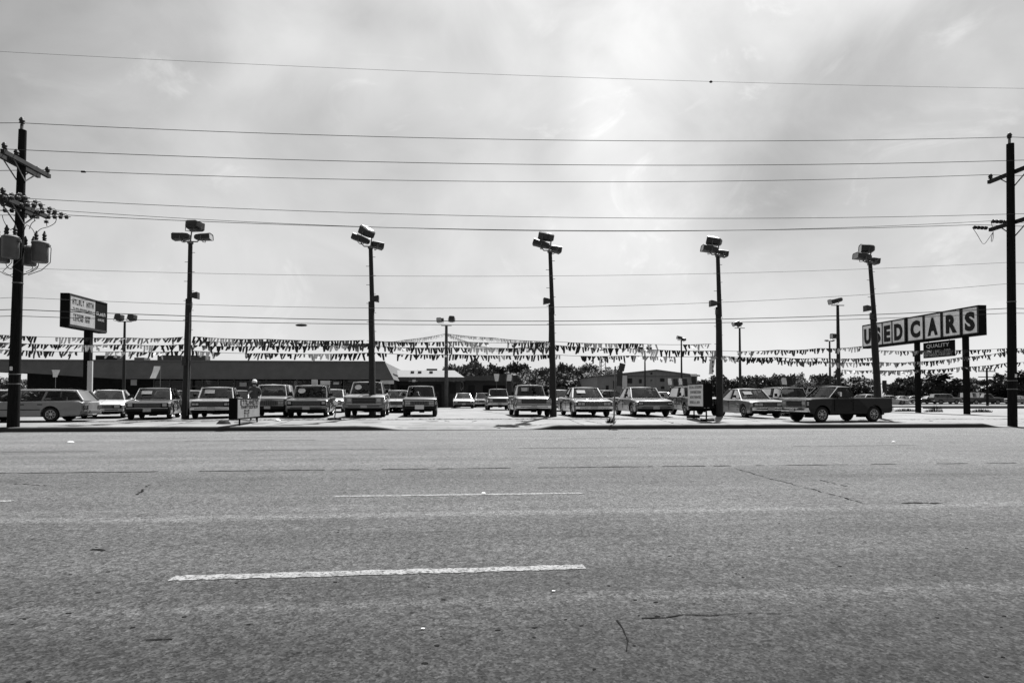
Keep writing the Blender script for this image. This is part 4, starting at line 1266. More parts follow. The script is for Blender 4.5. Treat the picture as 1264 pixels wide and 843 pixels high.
def box_sign(name, X, yn, L, z0, z1, th, side, label, legs, dirt, lines, face_m='sign_white', seed=1):
    """portable double-faced box sign standing square to the road; side = +1 shows its +X face"""
    g = gz(X, yn + L / 2); r = empty(name, (X, yn + L / 2, g), 0, label, 'sign'); o = -Vector(r.location)

    def part(nm, mb, m, parent=r, **k):
        ob = mb.build(nm, m, parent, **k)
        if parent is r: ob.location = o
        return ob
    part('cabinet', quadbox(MB(), (X - th / 2, yn, z0), (X + th / 2, yn + L, z1)), 'sign_black', bevel=.012)
    xf = X + side * th / 2
    f = part('panel', quadbox(MB(), (xf - .012, yn + .05, z0 + .05), (xf + .012, yn + L - .05, z1 - .05)), face_m)
    rn = random.Random(seed); y0 = yn if side > 0 else yn + L
    M = frame((xf + side * .0125, y0, z0), (0, side, 0), (0, 0, 1)); H = z1 - z0
    for k, (a, b, c, d, n, m) in enumerate(lines):
        s = strokes(MB(), M, a * L, b * L, c * H, d * H, n, rn, .22); s.build('lettering', m, f, fix=False)
    for y, dx in legs:
        part('leg', MB().bar((X + dx, y, gz(X, y) - .03), (X + dx, y, z0 + .03), .05), 'sign_black')
    for d in dirt:
        part(*d)
    return r


X1 = ax(294, 24.1) - .14
box_sign('portable_sign', X1 - .02, 24.02, 2.7, at(296, 518, 24.0).z, at(296, 491.5, 24.0).z, .30, 1, 'low pale box sign with dark hand lettering at the kerb before the pickups',
         ((24.4, .12), (26.5, .12)), (), ((.12, .93, .68, .92, 9, 'sign_ink'), (.15, .90, .50, .64, 9, 'sign_ink'), (.28, .56, .12, .44, 1, 'sign_ink_grey')), 'sign_dull', 4)
s2x = ax(874, 26.0)
box_sign('portable_sign', s2x, 26.0, 1.85, at(874, 503, 26.0).z, at(874, 473, 26.0).z, .40, -1, 'portable box sign with four rows of letters on legs beside the fourth tall pole',
         ((26.2, .0), (27.6, 0)), (('skid', MB().bar((s2x - .3, 26.1, .26), (s2x + .3, 26.1, .26), .08), 'sign_black'), ('skid', MB().bar((s2x - .3, 27.7, .33), (s2x + .3, 27.7, .33), .08), 'sign_black')),
         ((.12, .93, .79, .90, 9, 'sign_ink_grey'), (.18, .88, .58, .69, 8, 'sign_ink_grey'), (.18, .88, .37, .48, 8, 'sign_ink_grey'), (.18, .80, .15, .26, 7, 'sign_ink_grey')), 'sign_white', 7)


def road_sign():
    Y = 24.45; x0 = ax(757.5, Y); b = Vector((x0, Y, gz(x0, Y))); r = empty('road_sign', b, 0, 'leaning road sign seen from behind with two dark plates on a thin post', 'road sign')
    t = at(759.5, 452, Y) - b
    MB().bar((0, 0, -.1), t, .06, .05).build('post', 'steel', r)
    q = at(764.5, 467, Y) - b; p = at(766, 455, Y) - b
    M = Matrix.Rotation(R(14), 3, 'Y')
    MB().box(q + Vector((0, -.05, 0)), (.22, .012, .62), Matrix.Rotation(R(3), 3, 'Y')).build('plate', 'sign_frame', r)
    MB().box(p + Vector((.04, -.05, .06)), (.24, .012, .30), M).build('plate', 'sign_frame', r)
    MB().box(q + Vector((-.10, -.03, .33)), (.26, .03, .03)).build('clamp', 'steel', r); MB().box(q + Vector((-.10, -.03, -.2)), (.26, .03, .03)).build('clamp', 'steel', r)


road_sign()


def banner():
    Y = 29.2; p0, p1 = at(876, 442, Y), at(882, 442, Y); z0 = at(878, 462, Y).z; x0 = p0.x; n = 8; mb = MB(); v = []
    for i in range(n + 1):
        k = i / n; z = p0.z + (z0 - p0.z) * k; sh = -.14 * k
        v += [(x0 + sh + .04, Y - .05 + .06 * math.sin(k * 5), z), (p1.x + sh * .6, Y - .04 - .04 * math.sin(k * 6), z)]
    mb.add(v, [(2 * i, 2 * i + 1, 2 * i + 3, 2 * i + 2) for i in range(n)])
    r = empty('hanging_banner', (x0, Y, p0.z), 0, 'narrow pale banner hanging on the left of the fourth tall pole', 'banner')
    a = mb.build('cloth', 'sign_white', r, fix=False, smooth=60); a.location = -Vector(r.location)
    s = strokes(MB(), frame((x0 + .06, Y - .14, z0 + .1), (1, 0, 0), (0, 0, 1)), .0, .12, .0, .55, 1, random.Random(4)); s = s.build('print', 'sign_ink_grey', r, fix=False); s.location = -Vector(r.location)
    b = MB().bar((x0 - .05, Y - .05, p0.z + .02), (ax(886, Y), Y - .05, p0.z + .02), .03).build('rod', 'steel', r); b.location = -Vector(r.location)


banner()


def stand(px, Y, label):
    x = ax(px, Y); g = gz(x, Y); r = empty('barrier_stand', (x, Y, g), 0, label, 'stand')
    MB().lathe([(.30, 0), (.29, .06), (.12, .09), (.03, .1)], (0, 0, 0), 16).build('base', 'rubber', r, smooth=40)
    MB().tube([(0, 0, .05), (.05, 0, .35), (.03, 0, .66)], .025, 6).build('pole', 'steel', r)
    MB().lathe([(.01, -.03), (.10, -.02), (.12, .02), (.05, .05)], (.04, 0, .74), 12, 'Y').build('disc', 'chrome', r, smooth=40)


stand(413, 27.7, 'small weighted stand with round top before the large light pickup')


# small windsock flags and price flags on short rods
def yard_flag(px, py, wpx, hpx, Y, m, label, tilt=0.0, rod=None, cup=False):
    p = at(px, py, Y); s = FPX / (Y / (CA - (px - 632) / FPX * SA)); w, h = wpx / s, hpx / s
    r = empty('rod_flag', p, 0, label, 'flag', 'small flags fixed above the parked cars')
    mb = MB(); n = 6; v = []
    for i in range(n + 1):
        k = i / n; ww = w * (1 - (.45 * k if cup else .08 * k))
        off = -h * k * math.tan(tilt)
        v += [(off - ww / 2, .05 * math.sin(4 * k), h / 2 - h * k), (off, -.07, h / 2 - h * k), (off + ww / 2, .05 * math.cos(3 * k), h / 2 - h * k)]
    mb.add(v, [(3 * i + j, 3 * i + j + 1, 3 * i + j + 4, 3 * i + j + 3) for i in range(n) for j in (0, 1)])
    me = mb.build('cloth', m, r, fix=False, smooth=60)
    z1 = gz(p.x, Y) + 1.35 - p.z if rod is None else rod
    MB().bar((w * .45 if not cup else 0, .02, h * .5), (w * .45 if not cup else 0, .02, z1), .025).build('rod', 'steel', r)


yard_flag(613, 466, 7, 9, 42, 'flag_white', 'white tapered flag above the cars right of the annexe', 0, None, True)
yard_flag(621.5, 466.5, 8, 10, 42.5, 'flag_dark', 'dark flag just right of the first white tapered flag', .1)
yard_flag(629.5, 466, 6, 8.5, 42, 'flag_white', 'second white flag above the cars right of the annexe', .15)
yard_flag(636, 467.5, 7, 8.5, 42.5, 'flag_dark', 'dark flag at the right of the four flags near the annexe', -.1)
yard_flag(68.5, 461, 9.5, 9, 44, 'flag_white', 'white tapered flag before the dark showroom window at left', 0, None, True)
yard_flag(194, 459.5, 8, 15, 40, 'sign_grey', 'tall pale tilted flag above the dark hatchback', .3, None)
yard_flag(827, 471, 5, 8, 42, 'flag_white', 'white flag left of the dark one before the metal building')
yard_flag(834, 472, 6, 9, 42.4, 'flag_dark', 'dark flag between two white ones before the metal building')
yard_flag(840, 471, 4.5, 8, 42, 'flag_white', 'second white flag before the metal building')
yard_flag(845.5, 472, 6.5, 9, 42.4, 'flag_dark', 'dark flag at the right of the group before the metal building')
yard_flag(856.5, 469, 6, 9, 43, 'flag_dark', 'dark flag with white head left of the banner pole')
yard_flag(856.5, 463, 8, 3, 43.2, 'flag_white', 'white streamer atop the dark flag left of the banner pole')
yard_flag(968, 470.5, 6.5, 8, 44, 'flag_white', 'white flag above the boxy sport utility behind the pickup')
yard_flag(975, 471, 8, 9, 44.4, 'flag_dark', 'dark rounded flag right of the white one behind the pickup')
yard_flag(1092, 477, 6, 15, 46, 'flag_dark', 'dark tall flag right of the rightmost lamp pole', 0)
# ================================================================== VEHICLES
LAY = [0.0, .45, .78, .90, .905, .965, 1.0]


def body_mesh(S):
    """lower body lofted across its width from a side profile with real wheel arches"""
    L, w = S['L'], S['W'] / 2; rw = S['wheel']; ra = rw + .065
    uf, ur = S['uf'], S['ur']; zb = S['zb']
    pts = []                                       # (u, z, flag) flag: b bottom, f front, r rear, t top, p bed

    def arch(u0):
        h = zb - rw; a0 = math.asin(max(-.9, min(.9, h / ra)))
        return [(u0 - ra * math.cos(a0 + (math.pi - 2 * a0) * k / 10), rw + ra * math.sin(a0 + (math.pi - 2 * a0) * k / 10), 'b') for k in range(11)]
    pts.append((.10, zb + .02, 'b'))
    pts += arch(uf); pts += arch(ur)
    pts.append((L - .22, zb + .03, 'b'))
    for u, z in S['rear']: pts.append((u, z, 'r'))
    for q in S['top']: pts.append((q[0], q[1], q[2] if len(q) > 2 else 't'))
    for u, z in S['front']: pts.append((u, z, 'f'))
    n = len(pts); layers = [-s for s in reversed(LAY[1:])] + LAY
    vs = []
    for s in layers:
        a = abs(s)
        for u, z, fl in pts:
            x = s * w; y = u - L / 2; zz = z
            if fl in 'tp':
                zz -= .022 * a * a * (1 if z > .5 else 0)
                if a > .96: zz -= .014
                if a > .99: zz -= .03
            if fl == 'p' and a < .902: zz = S['bed']
            k = a ** 5
            if fl in 'fr' or (fl == 't' and (u < .16 or u > L - .12)):
                y += (S.get('nose', .11) if u < L / 2 else -.09) * k
                if fl == 't': x *= 1 - .012 * k
            hz = (zz - .55) / .5
            x *= 1 - .028 * hz * hz - (.03 if (fl == 'b' and zz < zb + .05) else 0) * a
            vs.append((x, y, zz))
    fs = []
    for j in range(len(layers) - 1):
        for i in range(n):
            a, b = j * n + i, j * n + (i + 1) % n; fs.append((a, b, b + n, a + n))
    fs.append(tuple(reversed(range(n)))); fs.append(tuple(range((len(layers) - 1) * n, len(layers) * n)))
    me = bpy.data.meshes.new('body'); me.from_pydata(vs, [], fs)
    bm = bmesh.new(); bm.from_mesh(me); bmesh.ops.recalc_face_normals(bm, faces=bm.faces)
    bmesh.ops.triangulate(bm, faces=[f for f in bm.faces if len(f.verts) > 4]); bm.to_mesh(me); bm.free()
    for p in me.polygons: p.use_smooth = True
    me.set_sharp_from_angle(angle=R(28)); return me


CACHE = {}


def spec(**k): return k


SP = {
    'sedan': spec(L=4.95, W=1.86, wheel=.325, uf=.92, ur=3.72, zb=.24, cowl=(1.42, .90), rf=(2.02, 1.375), rr=(3.18, 1.375), bk=(3.72, .93), wb=.80, wr=.60,
                  front=[(.06, .74), (0, .70), (-.01, .46), (.05, .30)], top=[(4.88, .90), (4.6, .95), (3.6, .93), (2.5, .90), (1.42, .90), (.9, .86), (.30, .80), (.10, .765)], rear=[(4.90, .34), (4.95, .5), (4.95, .82)],
                  fz=(.50, .73), gw=.84, lw=.36, lights='quad', bz=.44, bh=.15, bpil=(2.52,)),
    'boxsedan': spec(L=4.75, W=1.82, wheel=.32, uf=.86, ur=3.55, zb=.24, cowl=(1.38, .92), rf=(1.88, 1.40), rr=(3.05, 1.40), bk=(3.50, .95), wb=.79, wr=.64,
                     front=[(.03, .78), (0, .76), (-.01, .46), (.05, .30)], top=[(4.70, .93), (4.4, .97), (3.45, .95), (2.5, .92), (1.38, .92), (.85, .89), (.25, .85), (.06, .815)], rear=[(4.70, .34), (4.75, .5), (4.75, .86)],
                     fz=(.52, .78), gw=1.0, lw=.30, lights='quad', bz=.45, bh=.12, bpil=(2.42,)),
    'coupe': spec(L=4.8, W=1.82, wheel=.32, uf=.9, ur=3.6, zb=.22, cowl=(1.62, .88), rf=(2.3, 1.30), rr=(3.0, 1.30), bk=(3.95, .92), wb=.78, wr=.56,
                  front=[(.08, .68), (0, .62), (-.01, .42), (.06, .27)], top=[(4.74, .88), (4.4, .93), (3.8, .91), (2.6, .88), (1.62, .88), (1.0, .84), (.35, .76), (.14, .70)], rear=[(4.74, .32), (4.8, .48), (4.8, .80)],
                  fz=(.44, .64), gw=.9, lw=.34, lights='rect', bz=.40, bh=.15, bpil=()),
    'hatch': spec(L=4.55, W=1.80, wheel=.31, uf=.82, ur=3.4, zb=.23, cowl=(1.30, .92), rf=(1.92, 1.40), rr=(3.35, 1.39), bk=(4.30, .95), wb=.78, wr=.61,
                  front=[(.03, .76), (0, .73), (-.01, .46), (.05, .29)], top=[(4.5, .92), (4.3, .95), (3.2, .93), (2.2, .92), (1.30, .92), (.8, .89), (.25, .83), (.07, .79)], rear=[(4.5, .33), (4.55, .5), (4.55, .84)],
                  fz=(.52, .76), gw=1.05, lw=.27, lights='rect', bz=.44, bh=.13, bpil=(2.35,)),
    'wagon': spec(L=4.9, W=1.82, wheel=.32, uf=.90, ur=3.58, zb=.23, cowl=(1.36, .92), rf=(2.05, 1.40), rr=(4.48, 1.38), bk=(4.82, .95), wb=.80, wr=.62,
                  front=[(.07, .72), (0, .66), (-.01, .46), (.06, .28)], top=[(4.84, .92), (4.7, .95), (3.4, .94), (2.4, .92), (1.36, .92), (.9, .88), (.32, .79), (.12, .745)], rear=[(4.82, .33), (4.90, .48), (4.90, .84)],
                  fz=(.50, .70), gw=.8, lw=.36, lights='rect', bz=.42, bh=.18, bpil=(2.32, 3.22)),
    'pickup': spec(L=5.3, W=1.98, wheel=.38, uf=.92, ur=4.1, zb=.36, cowl=(1.45, 1.16), rf=(1.92, 1.74), rr=(2.72, 1.74), bk=(2.92, 1.18), wb=.86, wr=.68,
                   front=[(.03, 1.02), (0, 1.0), (-.01, .60), (.05, .44)], top=[(5.25, 1.16), (5.17, 1.17), (5.165, 1.17, 'p'), (3.06, 1.17, 'p'), (3.055, 1.17), (2.9, 1.17), (1.45, 1.16), (.9, 1.14), (.25, 1.10), (.06, 1.05)], rear=[(5.25, .45), (5.3, .6), (5.3, 1.1)],
                   bed=.72, fz=(.66, .98), gw=1.1, lw=.28, lights='rect', bz=.54, bh=.17, bpil=(), nose=.07),
    'compactpickup': spec(L=4.45, W=1.70, wheel=.335, uf=.72, ur=3.42, zb=.36, cowl=(1.22, 1.06), rf=(1.72, 1.50), rr=(2.28, 1.50), bk=(2.42, 1.08), wb=.76, wr=.62,
                          front=[(.03, .97), (0, .95), (-.01, .58), (.05, .44)], top=[(4.42, 1.06), (4.36, 1.07), (4.355, 1.07, 'p'), (2.58, 1.07, 'p'), (2.575, 1.07), (2.45, 1.07), (1.22, 1.06), (.8, 1.05), (.25, 1.03), (.06, 1.0)], rear=[(4.42, .44), (4.45, .58), (4.45, 1.0)],
                          bed=.66, fz=(.66, .93), gw=.92, lw=.26, lights='rect', bz=.53, bh=.20, bpil=(), nose=.05),
    'utility': spec(L=4.55, W=1.95, wheel=.37, uf=.85, ur=3.45, zb=.36, cowl=(1.30, 1.14), rf=(1.68, 1.70), rr=(4.30, 1.70), bk=(4.48, 1.16), wb=.86, wr=.72,
                    front=[(.03, 1.02), (0, 1.0), (-.01, .60), (.05, .44)], top=[(4.5, 1.14), (4.45, 1.16), (3.0, 1.16), (2.2, 1.15), (1.30, 1.14), (.85, 1.12), (.25, 1.09), (.06, 1.05)], rear=[(4.5, .45), (4.55, .6), (4.55, 1.08)],
                    fz=(.66, .98), gw=1.1, lw=.28, lights='rect', bz=.54, bh=.16, bpil=(2.4, 2.55), nose=.07),
    'van': spec(L=5.1, W=1.98, wheel=.36, uf=.78, ur=3.8, zb=.34, cowl=(.98, 1.16), rf=(1.55, 1.96), rr=(4.9, 1.96), bk=(5.02, 1.18), wb=.90, wr=.80,
                front=[(.05, 1.02), (0, 1.0), (-.01, .56), (.05, .42)], top=[(5.05, 1.16), (5.0, 1.18), (3.0, 1.18), (2.0, 1.17), (.98, 1.16), (.6, 1.13), (.25, 1.09), (.08, 1.05)], rear=[(5.05, .45), (5.1, .6), (5.1, 1.1)],
                fz=(.66, .96), gw=1.1, lw=.28, lights='rect', bz=.52, bh=.16, bpil=(2.2, 3.5), nose=.08),
}
SP['sedan2'] = dict(SP['sedan'], gw=1.18, lw=.22, fz=(.53, .73), rf=(1.96, 1.39), rr=(3.3, 1.385), bk=(3.66, .93), wr=.63, bh=.13)
SP['boxsedan2'] = dict(SP['boxsedan'], gw=.62, lw=.46, fz=(.55, .77), rf=(1.98, 1.385), rr=(2.9, 1.385), bk=(3.56, .95), wr=.60, bh=.17)
SP['boxsedan3'] = dict(SP['boxsedan'], gw=1.24, lw=.22, lights='rect', rf=(1.72, 1.46), rr=(3.2, 1.46), bk=(3.42, .95), wr=.68, bh=.1)
SP['pickup3'] = dict(SP['pickup'], gw=1.32, lw=.24, fz=(.70, .97), rf=(1.84, 1.72), rr=(2.66, 1.72), bh=.2)
SP['pickup2'] = dict(SP['pickup'], L=5.3, W=1.92, lights='quad', fz=(.64, .92), gw=1.0, lw=.3)


def glasshouse(S, key):
    """returns list of (name, mesh, material key) built once per kind"""
    L = S['L']; Y = lambda u: u - L / 2
    wb, wr = S['wb'], S['wr']; (u0, z0), (u1, z1), (u2, z2), (u3, z3) = S['cowl'], S['rf'], S['rr'], S['bk']
    wc = wb * .93
    z0 -= .02; z3 -= .02
    out = []
    # roof: crowned shell
    xs = [-1, -.92, -.6, 0, .6, .92, 1]; us = [0, .05, .25, .5, .75, .95, 1]; v = []
    for k in us:
        for a in xs:
            u = u1 + (u2 - u1) * k
            bow = -.07 * (1 - a * a) if k < .1 else (.05 * (1 - a * a) if k > .9 else 0)
            z = z1 + (z2 - z1) * k + .035 * (1 - a * a) + .03 * (1 - (2 * k - 1) ** 2) - (.02 if abs(a) == 1 else 0) - (.012 if k in (0, 1) else 0)
            v.append((a * (wr + .02), Y(u) + bow, z))
    n = len(xs); f = [(j * n + i, j * n + i + 1, (j + 1) * n + i + 1, (j + 1) * n + i) for j in range(len(us) - 1) for i in range(n - 1)]
    m = len(v); v2 = [(p[0], p[1], min(p[2] - .05, z1 - .01)) for p in v]
    rim = [i for i in range(n)] + [j * n + n - 1 for j in range(1, len(us))] + [(len(us) - 1) * n + i for i in range(n - 2, -1, -1)] + [j * n for j in range(len(us) - 2, 0, -1)]
    mb = MB().add(v + v2, f + [tuple(i + m for i in reversed(q)) for q in f] + [(rim[i], rim[i] + m, rim[(i + 1) % len(rim)] + m, rim[(i + 1) % len(rim)]) for i in range(len(rim))])
    out.append(('roof', mb.mesh('roof', smooth=45), 'paint'))
    zr = min(z1, z2) - .015

    def side(u, top):
        """x at belt / roof"""
        return (wr if top else wb)
    rear_w = wb * (.96 if S['bk'][0] < L - .8 else .97)
    pil = [((wc, Y(u0), z0), (wr, Y(u1), z1), .055), ((rear_w, Y(u3), z3), (wr, Y(u2), z2), .075 if u3 - u2 < .6 else .12)]
    for s in (-1, 1):
        for a, b, w in pil:
            q = MB().bar((s * a[0], a[1], a[2]), (s * b[0], b[1], b[2]), w, w * 1.1); out.append(('pillar', q.mesh('pillar', bevel=.012), 'paint'))
        for ub in S['bpil']:
            k = (ub - u0) / (u3 - u0); zz = z0 + (z3 - z0) * k
            q = MB().bar((s * wb * .985, Y(ub), zz), (s * wr, Y(ub + (.04 if ub < 3 else .12)), zr), .05, .09); out.append(('pillar', q.mesh('pillar', bevel=.01), 'paint'))

    def curved(p00, p10, p11, p01, bow, name, off=Vector((0, 0, 0)), nx=8):
        v = []
        for k in (0, .5, 1):
            for i in range(nx + 1):
                a = i / nx; p = Vector(p00).lerp(Vector(p10), a).lerp(Vector(p01).lerp(Vector(p11), a), k)
                v.append(p + Vector(bow) * (1 - (2 * a - 1) ** 2) + off)
        f = [(j * (nx + 1) + i, j * (nx + 1) + i + 1, (j + 1) * (nx + 1) + i + 1, (j + 1) * (nx + 1) + i) for j in range(2) for i in range(nx)]
        out.append((name, MB().add(v, f).mesh(name, fix=False, smooth=60), 'car_glass'))
    g = .03
    curved((-wc + g, Y(u0), z0), (wc - g, Y(u0), z0), (wr - g, Y(u1), z1 - .01), (-wr + g, Y(u1), z1 - .01), (0, -.09, 0), 'windshield')
    curved((-rear_w + g, Y(u3), z3), (rear_w - g, Y(u3), z3), (wr - g, Y(u2), z2 - .01), (-wr + g, Y(u2), z2 - .01), (0, .05, 0), 'rear_window')
    cuts = [u0] + list(S['bpil']) + [u3]
    for s in (-1, 1):
        for i in range(len(cuts) - 1):
            a, b = cuts[i], cuts[i + 1]; k0, k1 = (a - u0) / (u3 - u0), (b - u0) / (u3 - u0)
            ta = u1 if i == 0 else a + .04; tb = u2 if i == len(cuts) - 2 else b + .04
            ga, gb = .05, .05
            if tb - ta < .12 and b - a < .3: continue
            A = (s * (wb * .975), Y(a + ga), z0 + (z3 - z0) * k0 + .01); B = (s * (wb * .975), Y(b - gb), z0 + (z3 - z0) * k1 + .01)
            C = (s * (wr - .005), Y(tb - gb), zr); D = (s * (wr - .005), Y(ta + ga), zr)
            curved(A, B, C, D, (s * .02, 0, 0), 'side_window')
    # window sill line, dashboard, seats
    zc = max(z0, z3) + .0
    dash = MB().box((0, Y(u0 + .28), z0 + .03), (wb * 1.75, .40, .10)); out.append(('dashboard', dash.mesh('dashboard', bevel=.03), 'trim_black'))
    um = u1 + .28
    for s in (-1, 1):
        st = MB().box((s * wb * .46, Y(um + .25), z0 + .06), (.50, .14, .34)); st.box((s * wb * .46, Y(um + .27), z0 + .28), (.24, .09, .14)); out.append(('seat', st.mesh('seat', bevel=.03), 'seat_dark'))
    if u2 - u1 > 1.0:
        st = MB().box((0, Y(min(um + 1.2, u3 - .45)), z0 + .05), (wb * 1.5, .14, .26)); out.append(('rear_seat', st.mesh('rear_seat', bevel=.03), 'seat_dark'))
    sw = MB(); c = Vector((wb * .46, Y(u0 + .52), z0 + .12)); ring = [c + Vector((math.cos(t) * .18, math.sin(t) * .06, math.sin(t) * .17)) for t in [6.2832 * i / 16 for i in range(17)]]
    sw.tube(ring, .014, 5); sw.bar(c + Vector((-.17, 0, 0)), c + Vector((.17, 0, 0)), .02); out.append(('steering_wheel', sw.mesh('steering_wheel'), 'trim_black'))
    tub = MB().box((0, Y((u0 + u3) / 2), min(z0, z3) + .024), (wb * 1.86, (u3 - u0) - .2, .02)); out.append(('cabin_floor', tub.mesh('cabin_floor'), 'trim_black'))
    return out


def wheel_meshes(rw, hub):
    k = ('wheel', rw, hub)
    if k in CACHE: return CACHE[k]
    w = .205 if rw < .36 else .24; rr = rw * .64
    ty = MB().lathe([(rr, -w / 2 + .02), (rw * .86, -w / 2), (rw * .97, -w / 2 + .025), (rw, -w * .3), (rw, w * .3), (rw * .97, w / 2 - .025), (rw * .86, w / 2), (rr, w / 2 - .02)], (0, 0, 0), 28, 'X')
    t = ty.mesh('wheel', smooth=40)
    rm = MB().lathe([(rr + .004, w / 2 - .025), (rr * .97, w / 2 - .005), (rr * .88, w / 2 - .012), (rr * .80, w / 2 - .06), (rr * .45, w / 2 - .035), (rr * .36, w / 2 - .012), (rr * .2, w / 2 + .004), (.004, w / 2 + .008)], (0, 0, 0), 24, 'X')
    if hub:
        for i in range(8):
            a = 6.2832 * i / 8; c = Vector((w / 2 - .035, math.cos(a) * rr * .66, math.sin(a) * rr * .66)); rm.box(c, (.045, rr * .16, rr * .30), Matrix.Rotation(a - math.pi / 2, 3, 'X'))
    r = rm.mesh('rim', smooth=40)
    CACHE[k] = (t, r); return CACHE[k]


def car_parts(key):
    if key in CACHE: return CACHE[key]
    S = SP[key]; L, w = S['L'], S['W'] / 2; out = [('body', body_mesh(S), 'paint', None)]
    for q in glasshouse(S, key): out.append(q + (None,))
    Yf, Yr = -L / 2, L / 2
    z0, z1 = S['fz']; gw, lw = S['gw'], S['lw']; zm = (z0 + z1) / 2; h = z1 - z0
    truck = 'pickup' in key or key in ('utility', 'van')

    def add(name, mb, m, par=None, bev=0.0, sm_=0): out.append((name, mb.mesh(name, bevel=bev, smooth=sm_), m, par))
    # front
    add('grille', MB().box((0, Yf - .004, zm), (gw, .05, h * .92)), 'grille_black')
    n = 5 if not truck else 4
    for i in range(n): add('grille_bar', MB().box((0, Yf - .032, z0 + h * (i + .8) / (n + .6)), (gw * .97, .012, .014)), 'grille_bar', 'grille')
    if key in ('sedan', 'pickup2', 'boxsedan2'):
        for i in range(11): add('grille_bar', MB().box((gw * (-.45 + .09 * i), Yf - .034, zm), (.014, .012, h * .84)), 'grille_bar', 'grille')
    add('grille_surround', MB().box((0, Yf - .01, z1 + .0), (gw + 2 * lw + .02, .06, .03)).box((0, Yf - .01, z0 - .005), (gw + 2 * lw + .02, .06, .022)), 'chrome', None, .005)
    for s in (-1, 1):
        cx = s * (gw / 2 + lw / 2 + .005); yl = Yf + .015
        add('headlight_bezel', MB().box((cx, yl, zm), (lw, .07, h * .90)), 'grille_bar' if truck else 'trim_black', None, .008)
        k = 2 if S['lights'] == 'quad' else 1
        for i in range(k):
            x = cx + (i - (k - 1) / 2) * lw * .48; ww = lw * (.42 if k == 2 else .66)
            add('headlight', MB().box((x, yl - .03, zm + (.0 if k == 2 else h * .08)), (ww, .04, min(ww * .8, h * .62))), 'lens_clear', None, .012)
        add('turn_signal', MB().box((s * (w - .055), yl + .06, zm), (.07, .14, h * .62)), 'lens_clear', None, .01)
    # bumpers
    bz, bh = S['bz'], S['bh']; v = []
    prof = [(-.0, -bh / 2), (-.10, -bh * .42), (-.12, 0), (-.10, bh * .42), (0, bh / 2)]
    for nm, yb, sg in (('front_bumper', Yf, 1), ('rear_bumper', Yr, -1)):
        m = MB(); stn = [-1, -.96, -.8, -.4, 0, .4, .8, .96, 1]; vv = []
        for a in stn:
            back = .10 * abs(a) ** 4 + (.10 if abs(a) == 1 else 0)
            for p, q in prof: vv.append((a * (w - .01), yb + sg * (p + back), bz + q))
        ff = [(i * 5 + k, i * 5 + k + 1, i * 5 + k + 6, i * 5 + k + 5) for i in range(len(stn) - 1) for k in range(4)]
        m.add(vv, ff); add(nm, m, 'bumper', None, 0, 40)
    add('bumper_strip', MB().box((0, Yf - .125, bz), (w * 1.5, .012, .035)), 'trim_black', 'front_bumper')
    add('licence_plate', MB().box((0.0, Yf - .135, bz - .005), (.31, .015, .14)), 'plate', 'front_bumper')
    zv = S['zb'] + .02; add('valance', MB().box((0, Yf + .05, (zv + bz - bh * .3) / 2), (w * 1.78, .15, bz - bh * .3 - zv)), 'under')
    for s in (-1, 1):
        add('tail_light', MB().box((s * (w - .24), Yr + .0, zm + .04), (.36 if not truck else .16, .04, .15 if not truck else .34)), 'lens_red', None, .008)
        mx = MB().box((s * (S['wb'] + .13), -L / 2 + S['cowl'][0] + .33, S['cowl'][1] + .13), (.16, .08, .12 if not truck else .19)); mx.bar((s * (S['wb'] - .0), -L / 2 + S['cowl'][0] + .36, S['cowl'][1] + .03), (s * (S['wb'] + .1), -L / 2 + S['cowl'][0] + .34, S['cowl'][1] + .09), .035)
        add('side_mirror', mx, 'trim_black' if key not in ('compactpickup',) else 'chrome', None, .012)
        zz = S['cowl'][1] - .16
        for uh in ([S['cowl'][0] + 1.1] + ([S['bpil'][0] + .85] if key in ('wagon', 'sedan', 'boxsedan', 'van', 'sedan2', 'boxsedan2', 'boxsedan3') else [])):
            add('door_handle', MB().box((s * (w * .985), -L / 2 + uh, zz), (.03, .20, .045)), 'trim_black', None, .008)
        # body-side moulding and door seams
        zmld = S['zb'] + .30
        add('side_moulding', MB().box((s * (w * .992), ((S['uf'] + S['ur']) / 2) - L / 2, zmld), (.022, S['ur'] - S['uf'] - 2 * S['wheel'] - .16, .035)), 'chrome' if 'sedan' in key else 'trim_black')
        for us_ in [S['cowl'][0] + .12] + list(S['bpil'][:1] if S['bpil'] else (S['bk'][0] - .12,)):
            add('door_seam', MB().box((s * (w * .984), us_ - L / 2, (S['zb'] + .1 + S['cowl'][1] - .06) / 2), (.012, .014, S['cowl'][1] - S['zb'] - .2)), 'under')
    (u0, c0), (u1, c1) = S['cowl'], S['rf']; wc = S['wb'] * .93
    tr = MB()
    for s in (-1, 1): tr.bar((s * (wc + .012), u0 - L / 2 - .03, c0), (s * (S['wr'] + .02), u1 - L / 2 - .03, c1 + .0), .022)
    tr.bar((-S['wr'], u1 - L / 2 - .06, c1 + .012), (S['wr'], u1 - L / 2 - .06, c1 + .012), .022); add('windshield_trim', tr, 'chrome')
    add('wiper', MB().bar((-.5, u0 - L / 2 - .08, c0 + .03), (-.02, u0 - L / 2 - .10, c0 + .05), .018).bar((.08, u0 - L / 2 - .10, c0 + .03), (.55, u0 - L / 2 - .06, c0 + .06), .018), 'trim_black')
    add('hood_ornament_strip', MB().bar((0, .25 - L / 2, S['top'][-2][1] + .004), (0, u0 - L / 2 - .1, c0 + .004), .016), 'chrome')
    for s in (-1, 1): add('drip_rail', MB().bar((s * (S['wr'] + .015), u1 - L / 2, c1 + .005), (s * (S['wr'] + .015), S['rr'][0] - L / 2, S['rr'][1] + .005), .02), 'chrome')
    # underbody and axles
    add('underbody', MB().box((0, 0, S['zb'] + .09), (w * 1.35, L - .5, .30 if truck else .22)), 'under')
